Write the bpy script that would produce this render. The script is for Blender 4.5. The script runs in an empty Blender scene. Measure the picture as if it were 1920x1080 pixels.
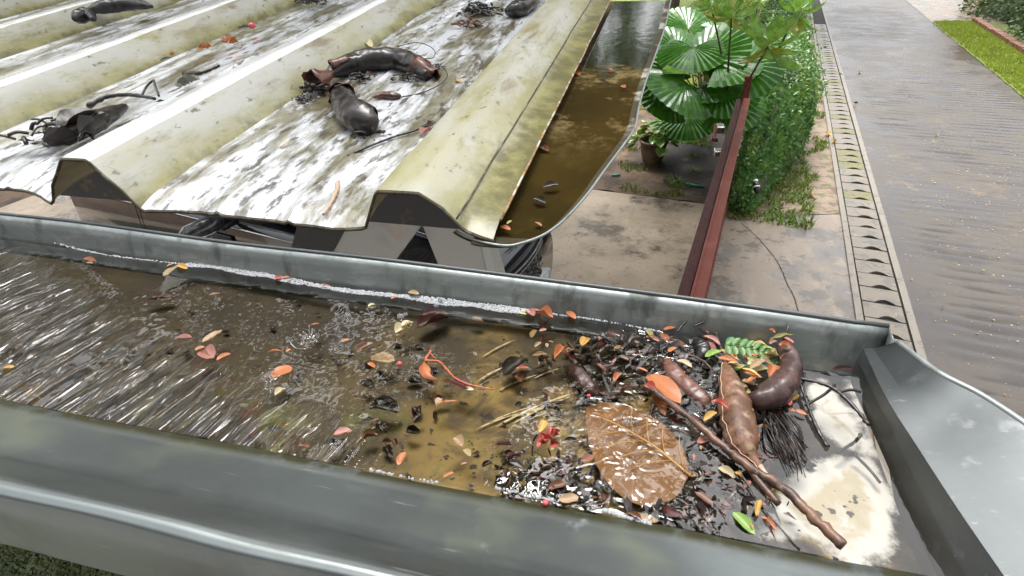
import bpy, bmesh, math, random
from mathutils import Vector, Matrix, noise as mnoise
R = math.radians
random.seed(7)
scene = bpy.context.scene
COL = scene.collection

# ------------------------------------------------------------------ camera
FPX, PITCH, ROLL, YAW, HCAM = 1050.0, 33.25, 2.27, 15.0, 3.5
a_, p_, r_ = R(YAW), R(PITCH), R(ROLL)
c_f = Vector((-math.sin(a_)*math.cos(p_), math.cos(a_)*math.cos(p_), -math.sin(p_)))
r0 = Vector((math.cos(a_), math.sin(a_), 0)); u0 = r0.cross(c_f)
c_r = math.cos(r_)*r0 - math.sin(r_)*u0
c_u = math.cos(r_)*u0 + math.sin(r_)*r0
CAM = Vector((0, 0, HCAM))
cd = bpy.data.cameras.new("camera"); cam = bpy.data.objects.new("camera", cd); COL.objects.link(cam)
cam.matrix_world = Matrix((
    (c_r.x, c_u.x, -c_f.x, CAM.x), (c_r.y, c_u.y, -c_f.y, CAM.y), (c_r.z, c_u.z, -c_f.z, CAM.z), (0, 0, 0, 1)))
cd.sensor_width = 36; cd.lens = 36*FPX/1920; cd.clip_start = 0.02; cd.clip_end = 500
cd.dof.use_dof = False
scene.camera = cam

# ------------------------------------------------------------------ light
SUN_EL, SUN_AZ = 67, -20           # azimuth measured from +Y towards +X
w = bpy.data.worlds.new("World"); scene.world = w; w.use_nodes = True
nt = w.node_tree; nt.nodes.clear()
o_ = nt.nodes.new('ShaderNodeOutputWorld'); b_ = nt.nodes.new('ShaderNodeBackground')
s_ = nt.nodes.new('ShaderNodeTexSky'); s_.sky_type = 'NISHITA'; s_.sun_disc = False
s_.sun_elevation = R(SUN_EL); s_.sun_rotation = R(SUN_AZ); s_.air_density = 1.0; s_.dust_density = 6.0; s_.ozone_density = 1.0
h_ = nt.nodes.new('ShaderNodeHueSaturation'); h_.inputs['Saturation'].default_value = 0.22
nt.links.new(s_.outputs[0], h_.inputs['Color']); nt.links.new(h_.outputs[0], b_.inputs[0])
b_.inputs[1].default_value = 0.15; nt.links.new(b_.outputs[0], o_.inputs[0])
sl = bpy.data.lights.new("sun", 'SUN'); sl.energy = 1.5; sl.angle = R(28); sl.color = (1.0, 0.985, 0.96)
so = bpy.data.objects.new("sun", sl); COL.objects.link(so); so.location = (2, 2, 20)
sd = Vector((math.sin(R(SUN_AZ))*math.cos(R(SUN_EL)), math.cos(R(SUN_AZ))*math.cos(R(SUN_EL)), math.sin(R(SUN_EL))))
so.rotation_euler = (-sd).to_track_quat('-Z', 'Y').to_euler()
vs = scene.view_settings
vs.view_transform = 'Standard'; vs.look = 'None'; vs.exposure = 1.3; vs.gamma = 1; vs.use_curve_mapping = False
scene.render.engine = 'CYCLES'
scene.cycles.caustics_reflective = False; scene.cycles.caustics_refractive = False
scene.cycles.max_bounces = 8; scene.cycles.transparent_max_bounces = 12

# ------------------------------------------------------------------ geometry helpers
def ray(x, y):
    return c_r*((x-960)/FPX) - c_u*((y-540)/FPX) + c_f
def AZ(x, y, z):                       # where the sight line meets a level z
    d = ray(x, y); return CAM + d*((z-CAM.z)/d.z)
def AY(x, y, Y):
    d = ray(x, y); return CAM + d*((Y-CAM.y)/d.y)
def G(x, y): return AZ(x, y, 0.0)
RD = Vector((.1556, .9878, 0)); RC = Vector((.9878, -.1556, 0)); RO = Vector((2.25, 5.16, 0))
def W(s, t, z=0.0): return RO + RD*s + RC*t + Vector((0, 0, z))
def ST(p):
    q = p-RO; return q.dot(RD), q.dot(RC)
WATER = 3.05
FLOOR = 3.022

def tag(o, label=None, cat=None, group=None, kind=None):
    if label: o['label'] = label
    if cat: o['category'] = cat
    if group: o['group'] = group
    if kind: o['kind'] = kind
    return o
def mesh(name, vs_, fs, m=None, parent=None, smooth=True):
    me = bpy.data.meshes.new(name); me.from_pydata([tuple(v) for v in vs_], [], fs); me.update()
    o = bpy.data.objects.new(name, me); COL.objects.link(o)
    if m:
        for q in (m if isinstance(m, (list, tuple)) else [m]): me.materials.append(q)
    if smooth:
        for p in me.polygons: p.use_smooth = True
    if parent: o.parent = parent
    return o
def empty(name, loc, rz=0, label=None, cat=None, group=None):
    o = bpy.data.objects.new(name, None); COL.objects.link(o); o.location = loc; o.rotation_euler = (0, 0, rz)
    o.empty_display_size = .1
    return tag(o, label, cat, group)
class MB:
    def __init__(s): s.v = []; s.f = []
    def add(s, vs_, fs):
        n = len(s.v); s.v += [Vector(v) for v in vs_]; s.f += [tuple(i+n for i in f) for f in fs]
    def box(s, a, b, rot=None, bev=0):
        x0, y0, z0 = a; x1, y1, z1 = b
        vs_ = [(x0,y0,z0),(x1,y0,z0),(x1,y1,z0),(x0,y1,z0),(x0,y0,z1),(x1,y0,z1),(x1,y1,z1),(x0,y1,z1)]
        s.add(vs_, [(0,3,2,1),(4,5,6,7),(0,1,5,4),(1,2,6,5),(2,3,7,6),(3,0,4,7)])
    def hexa(s, q):      # 8 corners bottom ring then top ring
        s.add(q, [(0,3,2,1),(4,5,6,7),(0,1,5,4),(1,2,6,5),(2,3,7,6),(3,0,4,7)])
    def tube(s, pts, rad, n=8, cap=True):
        pts = [Vector(p) for p in pts]; m = len(pts)
        if not isinstance(rad, (list, tuple)): rad = [rad]*m
        base = len(s.v); up = Vector((0, 0, 1))
        for i, p in enumerate(pts):
            d = (pts[min(i+1, m-1)]-pts[max(i-1, 0)]).normalized()
            x = d.cross(up)
            if x.length < .05: x = d.cross(Vector((1, 0, 0)))
            x.normalize(); y = x.cross(d)
            for k in range(n):
                t = 2*math.pi*k/n; s.v.append(p+(x*math.cos(t)+y*math.sin(t))*rad[i])
        for i in range(m-1):
            for k in range(n):
                a = base+i*n+k; b = base+i*n+(k+1) % n
                s.f.append((a, b, b+n, a+n))
        if cap:
            s.f.append(tuple(base+k for k in range(n))[::-1]); s.f.append(tuple(base+(m-1)*n+k for k in range(n)))
    def build(s, name, m=None, parent=None, smooth=True):
        return mesh(name, s.v, s.f, m, parent, smooth)
def spline(pts, n=6):
    pts = [Vector(p) for p in pts]; out = []
    for i in range(len(pts)-1):
        p0 = pts[max(i-1, 0)]; p1 = pts[i]; p2 = pts[i+1]; p3 = pts[min(i+2, len(pts)-1)]
        for k in range(n):
            t = k/n
            out.append(.5*((2*p1)+(p2-p0)*t+(2*p0-5*p1+4*p2-p3)*t*t+(3*p1-p0-3*p2+p3)*t**3))
    out.append(pts[-1]); return out
def lerp_list(vals, n):
    out = []
    for i in range(n):
        t = i/(n-1)*(len(vals)-1); k = min(int(t), len(vals)-2); out.append(vals[k]+(vals[k+1]-vals[k])*(t-k))
    return out
def grid(name, nx, ny, fn, m=None, parent=None, smooth=True):
    vs_ = [fn(i/(nx-1), j/(ny-1)) for j in range(ny) for i in range(nx)]
    fs = [(j*nx+i, j*nx+i+1, (j+1)*nx+i+1, (j+1)*nx+i) for j in range(ny-1) for i in range(nx-1)]
    return mesh(name, vs_, fs, m, parent, smooth)
def nz(x, y, z=0): return mnoise.noise(Vector((x, y, z)))
def bevel(o, w_, seg=2):
    b = o.modifiers.new("bevel", 'BEVEL'); b.width = w_; b.segments = seg; b.limit_method = 'ANGLE'; return o
def solid(o, t):
    s = o.modifiers.new("solid", 'SOLIDIFY'); s.thickness = t; s.offset = 0; return o

# ------------------------------------------------------------------ materials
def M(name, base, rough=.5, metal=0.0, layers=(), bump=(), spec=.5, coat=0.0, rnd=False, trans=0.0, ior=1.45, sss=0.0):
    """layers: (col, scale, lo, hi, opts) mixed over the base with a noise mask; bump: (scale, strength, distance, opts)"""
    m = bpy.data.materials.new(name); m.use_nodes = True
    t = m.node_tree; N = t.nodes; L = t.links
    P = N['Principled BSDF']
    tc = N.new('ShaderNodeTexCoord'); vec = tc.outputs['Object']
    if rnd:
        oi = N.new('ShaderNodeObjectInfo'); ad = N.new('ShaderNodeVectorMath'); ad.operation = 'MULTIPLY_ADD'
        cx = N.new('ShaderNodeCombineXYZ')
        for k in range(3): L.new(oi.outputs['Random'], cx.inputs[k])
        L.new(cx.outputs[0], ad.inputs[0]); ad.inputs[1].default_value = (7.1, 13.3, 3.7); L.new(vec, ad.inputs[2]); vec = ad.outputs[0]
    def nz_(scale, o):
        v = vec
        if 'stretch' in o or 'rot' in o:
            mp = N.new('ShaderNodeMapping'); mp.vector_type = 'TEXTURE' if False else 'POINT'
            if 'rot' in o:
                m2 = N.new('ShaderNodeMapping'); m2.inputs['Rotation'].default_value = (0, 0, o['rot']); L.new(v, m2.inputs[0]); v = m2.outputs[0]
            mp.inputs['Scale'].default_value = o.get('stretch', (1, 1, 1)); L.new(v, mp.inputs[0]); v = mp.outputs[0]
        if o.get('type') == 'voronoi':
            n = N.new('ShaderNodeTexVoronoi'); n.inputs['Scale'].default_value = scale; L.new(v, n.inputs['Vector']); return n.outputs['Distance']
        if o.get('type') == 'wave':
            n = N.new('ShaderNodeTexWave'); n.inputs['Scale'].default_value = scale; n.inputs['Distortion'].default_value = o.get('dist', 2)
            n.inputs['Detail'].default_value = 3; L.new(v, n.inputs['Vector']); return n.outputs['Fac']
        n = N.new('ShaderNodeTexNoise'); n.inputs['Scale'].default_value = scale; n.inputs['Detail'].default_value = o.get('detail', 6)
        n.inputs['Roughness'].default_value = o.get('nr', .6); n.inputs['Distortion'].default_value = o.get('dist', 0)
        L.new(v, n.inputs['Vector']); return n.outputs['Fac']
    def sstep(sock, lo, hi):
        r = N.new('ShaderNodeMapRange'); r.interpolation_type = 'SMOOTHSTEP'
        r.inputs['From Min'].default_value = lo; r.inputs['From Max'].default_value = hi; L.new(sock, r.inputs['Value']); return r.outputs[0]
    def axis(k):
        sp = N.new('ShaderNodeSeparateXYZ'); L.new(tc.outputs['Object'], sp.inputs[0]); return sp.outputs[k]
    def mul(a, b):
        q = N.new('ShaderNodeMath'); q.operation = 'MULTIPLY'; L.new(a, q.inputs[0])
        if isinstance(b, (int, float)): q.inputs[1].default_value = b
        else: L.new(b, q.inputs[1])
        return q.outputs[0]
    def mixv(fac, a, b):
        q = N.new('ShaderNodeMix'); q.data_type = 'FLOAT'; L.new(fac, q.inputs[0])
        for k, val in ((2, a), (3, b)):
            if isinstance(val, (int, float)): q.inputs[k].default_value = val
            else: L.new(val, q.inputs[k])
        return q.outputs[0]
    colr = None; rg = rough; mt = metal
    rgb = N.new('ShaderNodeRGB'); rgb.outputs[0].default_value = (*base, 1); colr = rgb.outputs[0]
    for (c, scale, lo, hi, o) in layers:
        if o.get('type') == 'attr':
            at = N.new('ShaderNodeAttribute'); at.attribute_name = 'dirt'; fv = at.outputs['Fac']
            if 'noise' in o:
                q = N.new('ShaderNodeMath'); q.operation = 'MULTIPLY_ADD'; L.new(nz_(scale, o), q.inputs[0]); q.inputs[1].default_value = o['noise']; L.new(fv, q.inputs[2]); fv = q.outputs[0]
            fac = sstep(fv, lo, hi)
        else: fac = sstep(nz_(scale, o), lo, hi)
        for (ax, g0, g1) in o.get('grad', ()): fac = mul(fac, sstep(axis(ax), g0, g1))
        fac = mul(fac, o.get('amt', 1.0))
        if c is not None:
            q = N.new('ShaderNodeMix'); q.data_type = 'RGBA'; L.new(fac, q.inputs[0]); L.new(colr, q.inputs[6]); q.inputs[7].default_value = (*c, 1); colr = q.outputs[2]
        if 'rough' in o: rg = mixv(fac, rg, o['rough'])
        if 'metal' in o: mt = mixv(fac, mt, o['metal'])
    L.new(colr, P.inputs['Base Color'])
    for sock, val in (('Roughness', rg), ('Metallic', mt)):
        if isinstance(val, (int, float)): P.inputs[sock].default_value = val
        else: L.new(val, P.inputs[sock])
    P.inputs['Specular IOR Level'].default_value = spec; P.inputs['IOR'].default_value = ior
    P.inputs['Coat Weight'].default_value = coat; P.inputs['Coat Roughness'].default_value = .04
    P.inputs['Transmission Weight'].default_value = trans
    prev = None
    for (scale, stg, dist, o) in bump:
        b = N.new('ShaderNodeBump'); b.inputs['Strength'].default_value = stg; b.inputs['Distance'].default_value = dist
        h = nz_(scale, o)
        if 'lo' in o: h = sstep(h, o['lo'], o['hi'])
        L.new(h, b.inputs['Height'])
        if prev: L.new(prev, b.inputs['Normal'])
        prev = b.outputs[0]
    if prev: L.new(prev, P.inputs['Normal'])
    if trans == 0 and sss > 0:      # thin leaf: some light comes through
        tr = N.new('ShaderNodeBsdfTranslucent'); L.new(colr, tr.inputs[0]); mx = N.new('ShaderNodeMixShader'); mx.inputs[0].default_value = sss
        L.new(P.outputs[0], mx.inputs[1]); L.new(tr.outputs[0], mx.inputs[2]); L.new(mx.outputs[0], N['Material Output'].inputs[0])
    return m
def leafmat(name, c, c2=None, rough=.3, sss=.15):
    c2 = c2 or tuple(x*.6 for x in c)
    return M(name, c, rough, layers=[(c2, 60, .42, .7, {}), (tuple(x*.35 for x in c), 160, .62, .75, {'amt': .7})],
             bump=[(220, .15, .001, {})], rnd=True, sss=sss)

MT = {}
MT['galv'] = M("galvanised_steel", (.105, .114, .117), .50, .6, layers=[((.30, .31, .32), 130, .62, .72, {"stretch": (.12, 1, 1), "amt": .5}), 
    ((.08, .088, .09), 9, .4, .65, {'rough': .45}), ((.17, .18, .185), 30, .58, .7, {'amt': .5, 'rough': .34}),
    ((.16, .17, .16), 14, .60, .78, {'metal': .35, 'rough': .6, 'stretch': (1, 3, 1)})], bump=[(5, .12, .02, {'detail': 2}), (70, .04, .002, {})])
MT['galv_near'] = M("stained_galvanised_steel", (.215, .24, .235), .32, .92, layers=[
    ((.145, .16, .16), 6, .4, .65, {"rough": .38}), ((.80, .82, .84), 150, .66, .74, {'stretch': (.06, 1, 1), 'amt': .35}), ((.20, .22, .10), 6, .56, .76, {'amt': .38, 'metal': .4, 'rough': .5}), ((.07, .075, .07), 11, .56, .74, {'amt': .6, 'metal': .5, 'rough': .5, 'stretch': (.5, 1.5, 1)}), ((.028, .028, .010), 30, .25, .5, {'grad': ((1, .296, .312),), 'metal': 0, 'rough': .5}),
    ((.3, .32, .34), 22, .66, .76, {'amt': .7, 'rough': .5, 'metal': .5}), ((.12, .13, .12), 60, .7, .8, {'amt': .5})],
    bump=[(4, .15, .02, {'detail': 2}), (90, .04, .001, {})])
MT['galv_far'] = M("grimy_galvanised_steel", (.26, .29, .28), .40, .55, layers=[
    ((.36, .385, .385), 18, .5, .66, {'rough': .3, 'stretch': (1, 1, 3)}), ((.11, .12, .11), 22, .5, .7, {'metal': .3, 'rough': .6, 'stretch': (1, 1, .4)}),
    ((.6, .6, .58), 160, .7, .75, {'metal': 0, 'rough': .6})], bump=[(6, .1, .02, {}), (120, .1, .001, {})])
MT['floor'] = M("algae_stained_floor", (.048, .035, .015), .6, layers=[
    ((.30, .205, .05), 9, .40, .62, {'grad': ((0, -.42, -.03),)}),
    ((.33, .25, .07), 30, .52, .68, {'grad': ((0, -.35, -.1),), 'amt': .8}),
    ((.10, .105, .015), 22, .50, .66, {'grad': ((1, .46, .36),), 'amt': .9}),
    ((.035, .023, .012), 12, .46, .66, {'dist': 1.5, 'amt': .8}),
    ((.025, .02, .012), 7, .35, .6, {'grad': ((1, .47, .56),), 'amt': .9}),
    ((.012, .010, .008), 14, .30, .45, {'grad': ((0, .02, .09),)}),
    ((.018, .013, .009), 75, .60, .66, {'detail': 3}),
    ((.35, .30, .20), 200, .72, .76, {'amt': .7}),
    ((.62, .63, .63), 26, .74, .98, {'type': 'attr', 'noise': 1.1, 'detail': 8, 'nr': .65}), ((.42, .37, .24), 30, 1.0, 1.25, {'type': 'attr', 'noise': .9, 'dist': 1, 'amt': .8}), ((.06, .055, .05), 70, 1.30, 1.36, {'type': 'attr', 'noise': .95, 'detail': 2})], bump=[(60, .3, .002, {})])
MT['paint'] = M("white_flaking_coating", (.74, .74, .70), .5, layers=[((.33, .28, .18), 26, .48, .62, {'amt': .9}), ((.12, .11, .09), 60, .66, .70, {}), ((.42, .39, .30), 12, .4, .6, {'amt': .6})])
MT['scratch'] = M("pale_scratch", (.55, .48, .30), .5, layers=[((.3, .22, .08), 150, .5, .6, {})])
MT['foam'] = M("foam", (.38, .39, .40), .25, layers=[((.1, .1, .1), 300, .6, .64, {})], spec=.6)
MT['bubble'] = M("bubble_film", (.85, .88, .9), .05, trans=.85, ior=1.15)
MT['drop'] = M("water_drop", (1, 1, 1), .02, trans=1.0, ior=1.33)

def water_mat(name, tint, ior, streak=True, still=.12, rough=.02):
    m = bpy.data.materials.new(name); m.use_nodes = True; t = m.node_tree; N = t.nodes; L = t.links
    N.remove(N['Principled BSDF']); out = N['Material Output']
    tr = N.new('ShaderNodeBsdfTransparent'); tr.inputs[0].default_value = (*tint, 1)
    gl = N.new('ShaderNodeBsdfGlossy'); gl.inputs['Roughness'].default_value = rough; gl.inputs[0].default_value = (1, 1, 1, 1)
    fr = N.new('ShaderNodeFresnel'); fr.inputs[0].default_value = ior
    mx = N.new('ShaderNodeMixShader'); L.new(fr.outputs[0], mx.inputs[0]); L.new(tr.outputs[0], mx.inputs[1]); L.new(gl.outputs[0], mx.inputs[2]); L.new(mx.outputs[0], out.inputs[0])
    tc = N.new('ShaderNodeTexCoord'); V = tc.outputs['Object']
    sp = N.new('ShaderNodeSeparateXYZ'); L.new(V, sp.inputs[0])
    def st(sock, lo, hi):
        r = N.new('ShaderNodeMapRange'); r.interpolation_type = 'SMOOTHSTEP'; r.inputs['From Min'].default_value = lo; r.inputs['From Max'].default_value = hi; L.new(sock, r.inputs['Value']); return r.outputs[0]
    def ma(op, a, b):
        q = N.new('ShaderNodeMath'); q.operation = op
        for k, x in ((0, a), (1, b)):
            if isinstance(x, (int, float)): q.inputs[k].default_value = x
            else: L.new(x, q.inputs[k])
        return q.outputs[0]
    def noise(scale, rot, str_, detail=3, dist=0):
        v = V
        if rot is not None:
            a = N.new('ShaderNodeMapping'); a.inputs['Rotation'].default_value = (0, 0, rot); L.new(v, a.inputs[0]); v = a.outputs[0]
            b = N.new('ShaderNodeMapping'); b.inputs['Scale'].default_value = str_; L.new(v, b.inputs[0]); v = b.outputs[0]
        n = N.new('ShaderNodeTexNoise'); n.inputs['Scale'].default_value = scale; n.inputs['Detail'].default_value = detail; n.inputs['Distortion'].default_value = dist; L.new(v, n.inputs['Vector']); return n.outputs[0]
    hgt = ma('MULTIPLY', noise(26, None, None, 2), still)
    if streak:
        # wind-driven wavelets at the left / near side, choppy water among the debris
        d = AZ(345, 685, WATER)-AZ(270, 745, WATER); ang = math.atan2(d.y, d.x)
        edge = ma('ADD', sp.outputs[1], ma('MULTIPLY', sp.outputs[0], .30))
        pat = ma('MULTIPLY', noise(7, None, None, 2), .10)
        mask = ma('MULTIPLY', st(sp.outputs[0], -.235, -.33), st(ma('ADD', edge, pat), .345, .275))
        stp = st(noise(8.5, -ang, (1.0, 4.6, 1), 1.0, 1.5), .34, .68)
        hgt = ma('ADD', hgt, ma('MULTIPLY', ma('MULTIPLY', stp, mask), 1.1))
        m2 = ma('MULTIPLY', ma('MULTIPLY', st(sp.outputs[0], -.08, .02), st(sp.outputs[0], .17, .12)), st(noise(9, None, None, 1), .42, .62))
        hgt = ma('ADD', hgt, ma('MULTIPLY', ma('MULTIPLY', st(noise(30, None, None, 1.0, 2.4), .36, .66), m2), .125))
    bp = N.new('ShaderNodeBump'); bp.inputs['Strength'].default_value = 1; bp.inputs['Distance'].default_value = .01; L.new(hgt, bp.inputs['Height'])
    L.new(bp.outputs[0], gl.inputs['Normal']); L.new(bp.outputs[0], fr.inputs['Normal'])
    return m
MT['water'] = water_mat("rain_water", (.92, .89, .83), 1.6)
MT['brownwater'] = water_mat("brown_pan_water", (.78, .69, .48), 1.045, False, .05, .10)

ROOFL = [((.35, .33, .19), 5, .42, .66, {'amt': .75, 'stretch': (1.3, .6, 1)}),
         ((.20, .185, .035), 13, .50, .70, {'stretch': (1.4, .45, 1), 'amt': .8, 'detail': 10, 'nr': .7}), ((.07, .06, .035), 6, .53, .70, {'stretch': (2.2, .35, 1), 'amt': .75, 'detail': 10, 'nr': .75}),
         ((.14, .09, .035), 9, .58, .72, {'amt': .7, 'stretch': (1.6, .4, 1)}),
         ((.05, .045, .025), 60, .60, .70, {'amt': .8, 'stretch': (1, .5, 1)})]
ROOFL = ROOFL+[((.23, .215, .07), 7, 1.0, 1.85, {'type': 'attr', 'noise': 1.7, 'detail': 10, 'nr': .72, 'stretch': (1.4, .5, 1), 'amt': .9}), ((.09, .08, .03), 14, 1.45, 1.9, {'type': 'attr', 'noise': 1.6, 'detail': 8, 'nr': .7, 'amt': .85})]
MT['roof'] = M("mossy_painted_roof_steel", (.41, .41, .37), .34, layers=ROOFL, bump=[(3, .2, .02, {'detail': 2}), (80, .08, .002, {})], spec=.6)
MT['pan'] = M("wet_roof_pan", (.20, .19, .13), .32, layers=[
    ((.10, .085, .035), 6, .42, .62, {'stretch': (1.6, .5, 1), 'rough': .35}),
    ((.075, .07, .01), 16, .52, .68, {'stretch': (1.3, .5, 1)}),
    ((.66, .68, .71), 5.5, .41, .58, {'nr': .72, 'stretch': (2.2, .55, 1), 'rough': .12, 'detail': 7, 'metal': .05}),  # white coat patches, paled further to paint in the sky's reflection
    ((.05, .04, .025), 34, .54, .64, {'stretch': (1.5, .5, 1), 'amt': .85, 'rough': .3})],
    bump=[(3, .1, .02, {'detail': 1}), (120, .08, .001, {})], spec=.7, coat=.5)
MT['ridge'] = M("wet_roof_ridge", (.80, .81, .80), .12, layers=[((.55, .54, .42), 9, .55, .7, {'rough': .3}), ((.2, .18, .08), 45, .66, .72, {'amt': .7})], spec=.7, coat=.6, bump=[(8, .05, .01, {})])  # flat crests near-white, sky reflection worked into their colour
MT['grime'] = M("grimy_edge", (.075, .062, .035), .7, layers=[((.24, .22, .17), 30, .48, .62, {}), ((.03, .025, .018), 60, .5, .62, {})])
MT['rust'] = M("rusty_edge", (.22, .15, .07), .7, layers=[((.45, .22, .07), 40, .45, .6, {}), ((.5, .5, .45), 25, .5, .62, {}), ((.05, .04, .02), 60, .55, .65, {})])
MT['panfloor'] = M("brown_pan_floor", (.055, .044, .018), .7, layers=[
    ((.03, .025, .012), 5, .4, .62, {}), ((.075, .075, .02), 9, .55, .7, {'amt': .8}),
    ((.34, .32, .28), 8, .50, .62, {'grad': ((1, .25, .6),), 'detail': 8, 'nr': .75}), ((.05, .04, .02), 18, .5, .64, {'grad': ((1, .2, .5),)})], spec=.2)
MT['steel'] = M("grey_painted_steel", (.40, .40, .40), .45, .3, layers=[((.42, .27, .16), 12, .56, .72, {'amt': .6}), ((.26, .26, .27), 5, .45, .65, {})], bump=[(60, .05, .001, {})])
MT['steel_dark'] = M("dark_grimy_steel", (.045, .046, .05), .5, .3, layers=[((.12, .08, .05), 25, .6, .7, {})])
MT['steel_light'] = M("bright_steel_flange", (.42, .43, .43), .4, .4, layers=[((.25, .25, .25), 20, .55, .7, {})])
# plants and debris
LM = {k: leafmat(k+"_leaf", *v) for k, v in {
    'orange': ((0.470, 0.181, 0.067), (0.376, 0.100, 0.045)), 'yellow': ((0.580, 0.373, 0.105), (0.474, 0.240, 0.075)), 'cream': ((0.629, 0.546, 0.353), (0.491, 0.374, 0.202)),
    'pink': ((0.402, 0.182, 0.147), (0.276, 0.103, 0.083)), 'red': ((0.450, 0.085, 0.071), (0.317, 0.089, 0.048)), 'brown': ((0.184, 0.081, 0.046), (0.092, 0.040, 0.023)),
    'tan': ((0.394, 0.277, 0.153), (0.265, 0.162, 0.086)), 'darkred': ((0.076, 0.022, 0.019), (0.038, 0.014, 0.012)), 'dark': ((0.022, 0.015, 0.012), (0.010, 0.008, 0.006)),
    'green': ((0.109, 0.254, 0.074), (0.074, 0.184, 0.053)), 'lime': ((0.235, 0.386, 0.076), (0.169, 0.293, 0.059)), 'olive': ((0.287, 0.273, 0.087), (0.206, 0.178, 0.061)),
    'paleyellow': ((0.530, 0.503, 0.227), (0.438, 0.403, 0.142)), 'grey': ((0.183, 0.197, 0.149), (0.100, 0.107, 0.087))}.items()}
MT['amber'] = M("amber_leaf", (.19, .082, .014), .4, layers=[((.27, .125, .02), 26, .5, .68, {'amt': .7}), ((.08, .034, .009), 22, .52, .7, {'amt': .8}), ((.2, .13, .065), 20, .6, .7, {'grad': ((0, -.0, .12),), 'amt': .6})], bump=[(140, .2, .0006, {})], coat=0, sss=.06)
MT['vein'] = M("leaf_vein", (.50, .27, .06), .4)
MT['curl'] = M("dry_brown_leaf", (.20, .10, .058), .5, layers=[((.10, .045, .022), 35, .45, .65, {}), ((.36, .25, .17), 60, .55, .70, {'amt': .7}), ((.05, .025, .014), 140, .58, .68, {})], bump=[(150, .6, .0012, {}), (40, .5, .002, {})], coat=.0)
MT['curlvein'] = M("pale_leaf_vein", (.48, .34, .24), .4)
MT['pod'] = M("wet_black_pod", (.012, .010, .009), .28, layers=[((.03, .017, .013), 14, .5, .7, {'rough': .5}), ((.07, .03, .02), 30, .66, .76, {'rough': .6})], bump=[(45, .4, .004, {}), (160, .35, .0015, {})], coat=.25)
MT['podbrown'] = M("brown_pod", (.050, .026, .022), .42, layers=[((.11, .055, .045), 25, .45, .68, {}), ((.02, .012, .01), 40, .55, .7, {})], bump=[(60, .4, .002, {}), (250, .4, .001, {})], coat=.15)
MT['podred'] = M("reddish_brown_pod", (.15, .065, .045), .35, layers=[((.25, .14, .11), 70, .58, .7, {}), ((.07, .03, .02), 30, .5, .7, {})], bump=[(80, .5, .002, {}), (300, .4, .0008, {})], coat=.15)
MT['husk'] = M("torn_red_husk", (.11, .035, .018), .4, layers=[((.03, .014, .01), 50, .5, .62, {}), ((.20, .08, .04), 30, .6, .7, {})], bump=[(60, .6, .004, {})], coat=.3)
MT['twig'] = M("brown_twig", (.17, .085, .05), .5, layers=[((.05, .028, .02), 30, .45, .62, {'stretch': (1, 1, 1)}), ((.34, .22, .13), 60, .6, .7, {'amt': .8})], bump=[(150, .5, .002, {})], coat=.2)
MT['twigdark'] = M("black_twig", (.016, .012, .010), .35, layers=[((.06, .035, .025), 60, .55, .7, {})], bump=[(150, .4, .002, {})], coat=.3)
MT['stemred'] = M("red_stem", (.50, .13, .05), .35, layers=[((.3, .06, .03), 60, .5, .7, {})])
MT['berry'] = M("pink_berry", (.62, .08, .09), .3, layers=[((.7, .3, .3), 90, .6, .7, {})], coat=.4)
# ground
MT['concrete'] = M("damp_concrete", (.45, .355, .25), .5, layers=[
    ((.58, .46, .33), 1.6, .42, .62, {'amt': .8}), ((.15, .115, .07), 1.0, .50, .62, {'rough': .25, 'detail': 10, 'nr': .75}), ((.22, .17, .11), 5, .55, .66, {'detail': 9, 'nr': .7, 'amt': .7}), ((.30, .26, .11), 2.2, .56, .72, {'amt': .5}),
    ((.07, .06, .045), 26, .62, .70, {'amt': .7}), ((.2, .17, .13), 60, .55, .7, {'amt': .4})], bump=[(40, .25, .01, {}), (160, .15, .004, {})])
MT['apron'] = M("wet_grey_concrete", (.25, .20, .155), .38, layers=[
    ((.16, .15, .14), 1.1, .44, .6, {'rough': .10}), ((.32, .27, .19), 2.6, .54, .66, {'amt': .7, 'stretch': (1.8, .5, 1)}), ((.11, .10, .085), 2.6, .50, .60, {'detail': 10, 'nr': .75, 'amt': .8, 'rough': .2}), ((.36, .31, .23), 5, .58, .68, {'detail': 9, 'nr': .7, 'amt': .6}), ((.08, .075, .06), 30, .60, .72, {'amt': .6}), ((.17, .15, .07), 3, .62, .74, {})], bump=[(60, .2, .006, {})])
MT['road'] = M("wet_ribbed_concrete", (.080, .067, .053), .34, layers=[
    ((.058, .051, .046), .9, .42, .6, {'rough': .14}), ((.16, .115, .07), 1.4, .58, .72, {'amt': .7}), ((.055, .045, .03), 7, .58, .72, {'amt': .8}), ((.12, .10, .03), 1.1, .62, .75, {'amt': .7, 'rough': .3}), ((.2, .16, .12), 60, .64, .7, {'amt': .4}), ((.03, .023, .016), 0, .22, .75, {'type': 'attr', 'rough': .45, 'amt': .95})],
    bump=[(90, .3, .004, {}), (30, .2, .008, {})])
MT['groove'] = MT['road']
MT['kerb'] = M("worn_kerb_concrete", (.22, .195, .16), .4, layers=[((.16, .14, .11), 6, .5, .66, {'rough': .2}), ((.12, .10, .06), 40, .6, .7, {})], bump=[(40, .2, .006, {})])
MT['slab'] = M("drain_slab_concrete", (.19, .16, .125), .42, layers=[((.13, .12, .10), 5, .44, .62, {'rough': .18}), ((.13, .14, .03), 7, .6, .72, {'amt': .8}), ((.36, .31, .24), 14, .6, .72, {'amt': .6})], bump=[(40, .25, .006, {})], rnd=True)
MT['slabmoss'] = M("mossy_drain_slab", (.17, .14, .09), .42, layers=[((.15, .15, .025), 9, .42, .58, {}), ((.09, .08, .06), 14, .5, .66, {'rough': .2})], bump=[(40, .3, .008, {})], rnd=True)
MT['dark'] = M("dark_void", (.012, .011, .009), .8)
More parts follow.
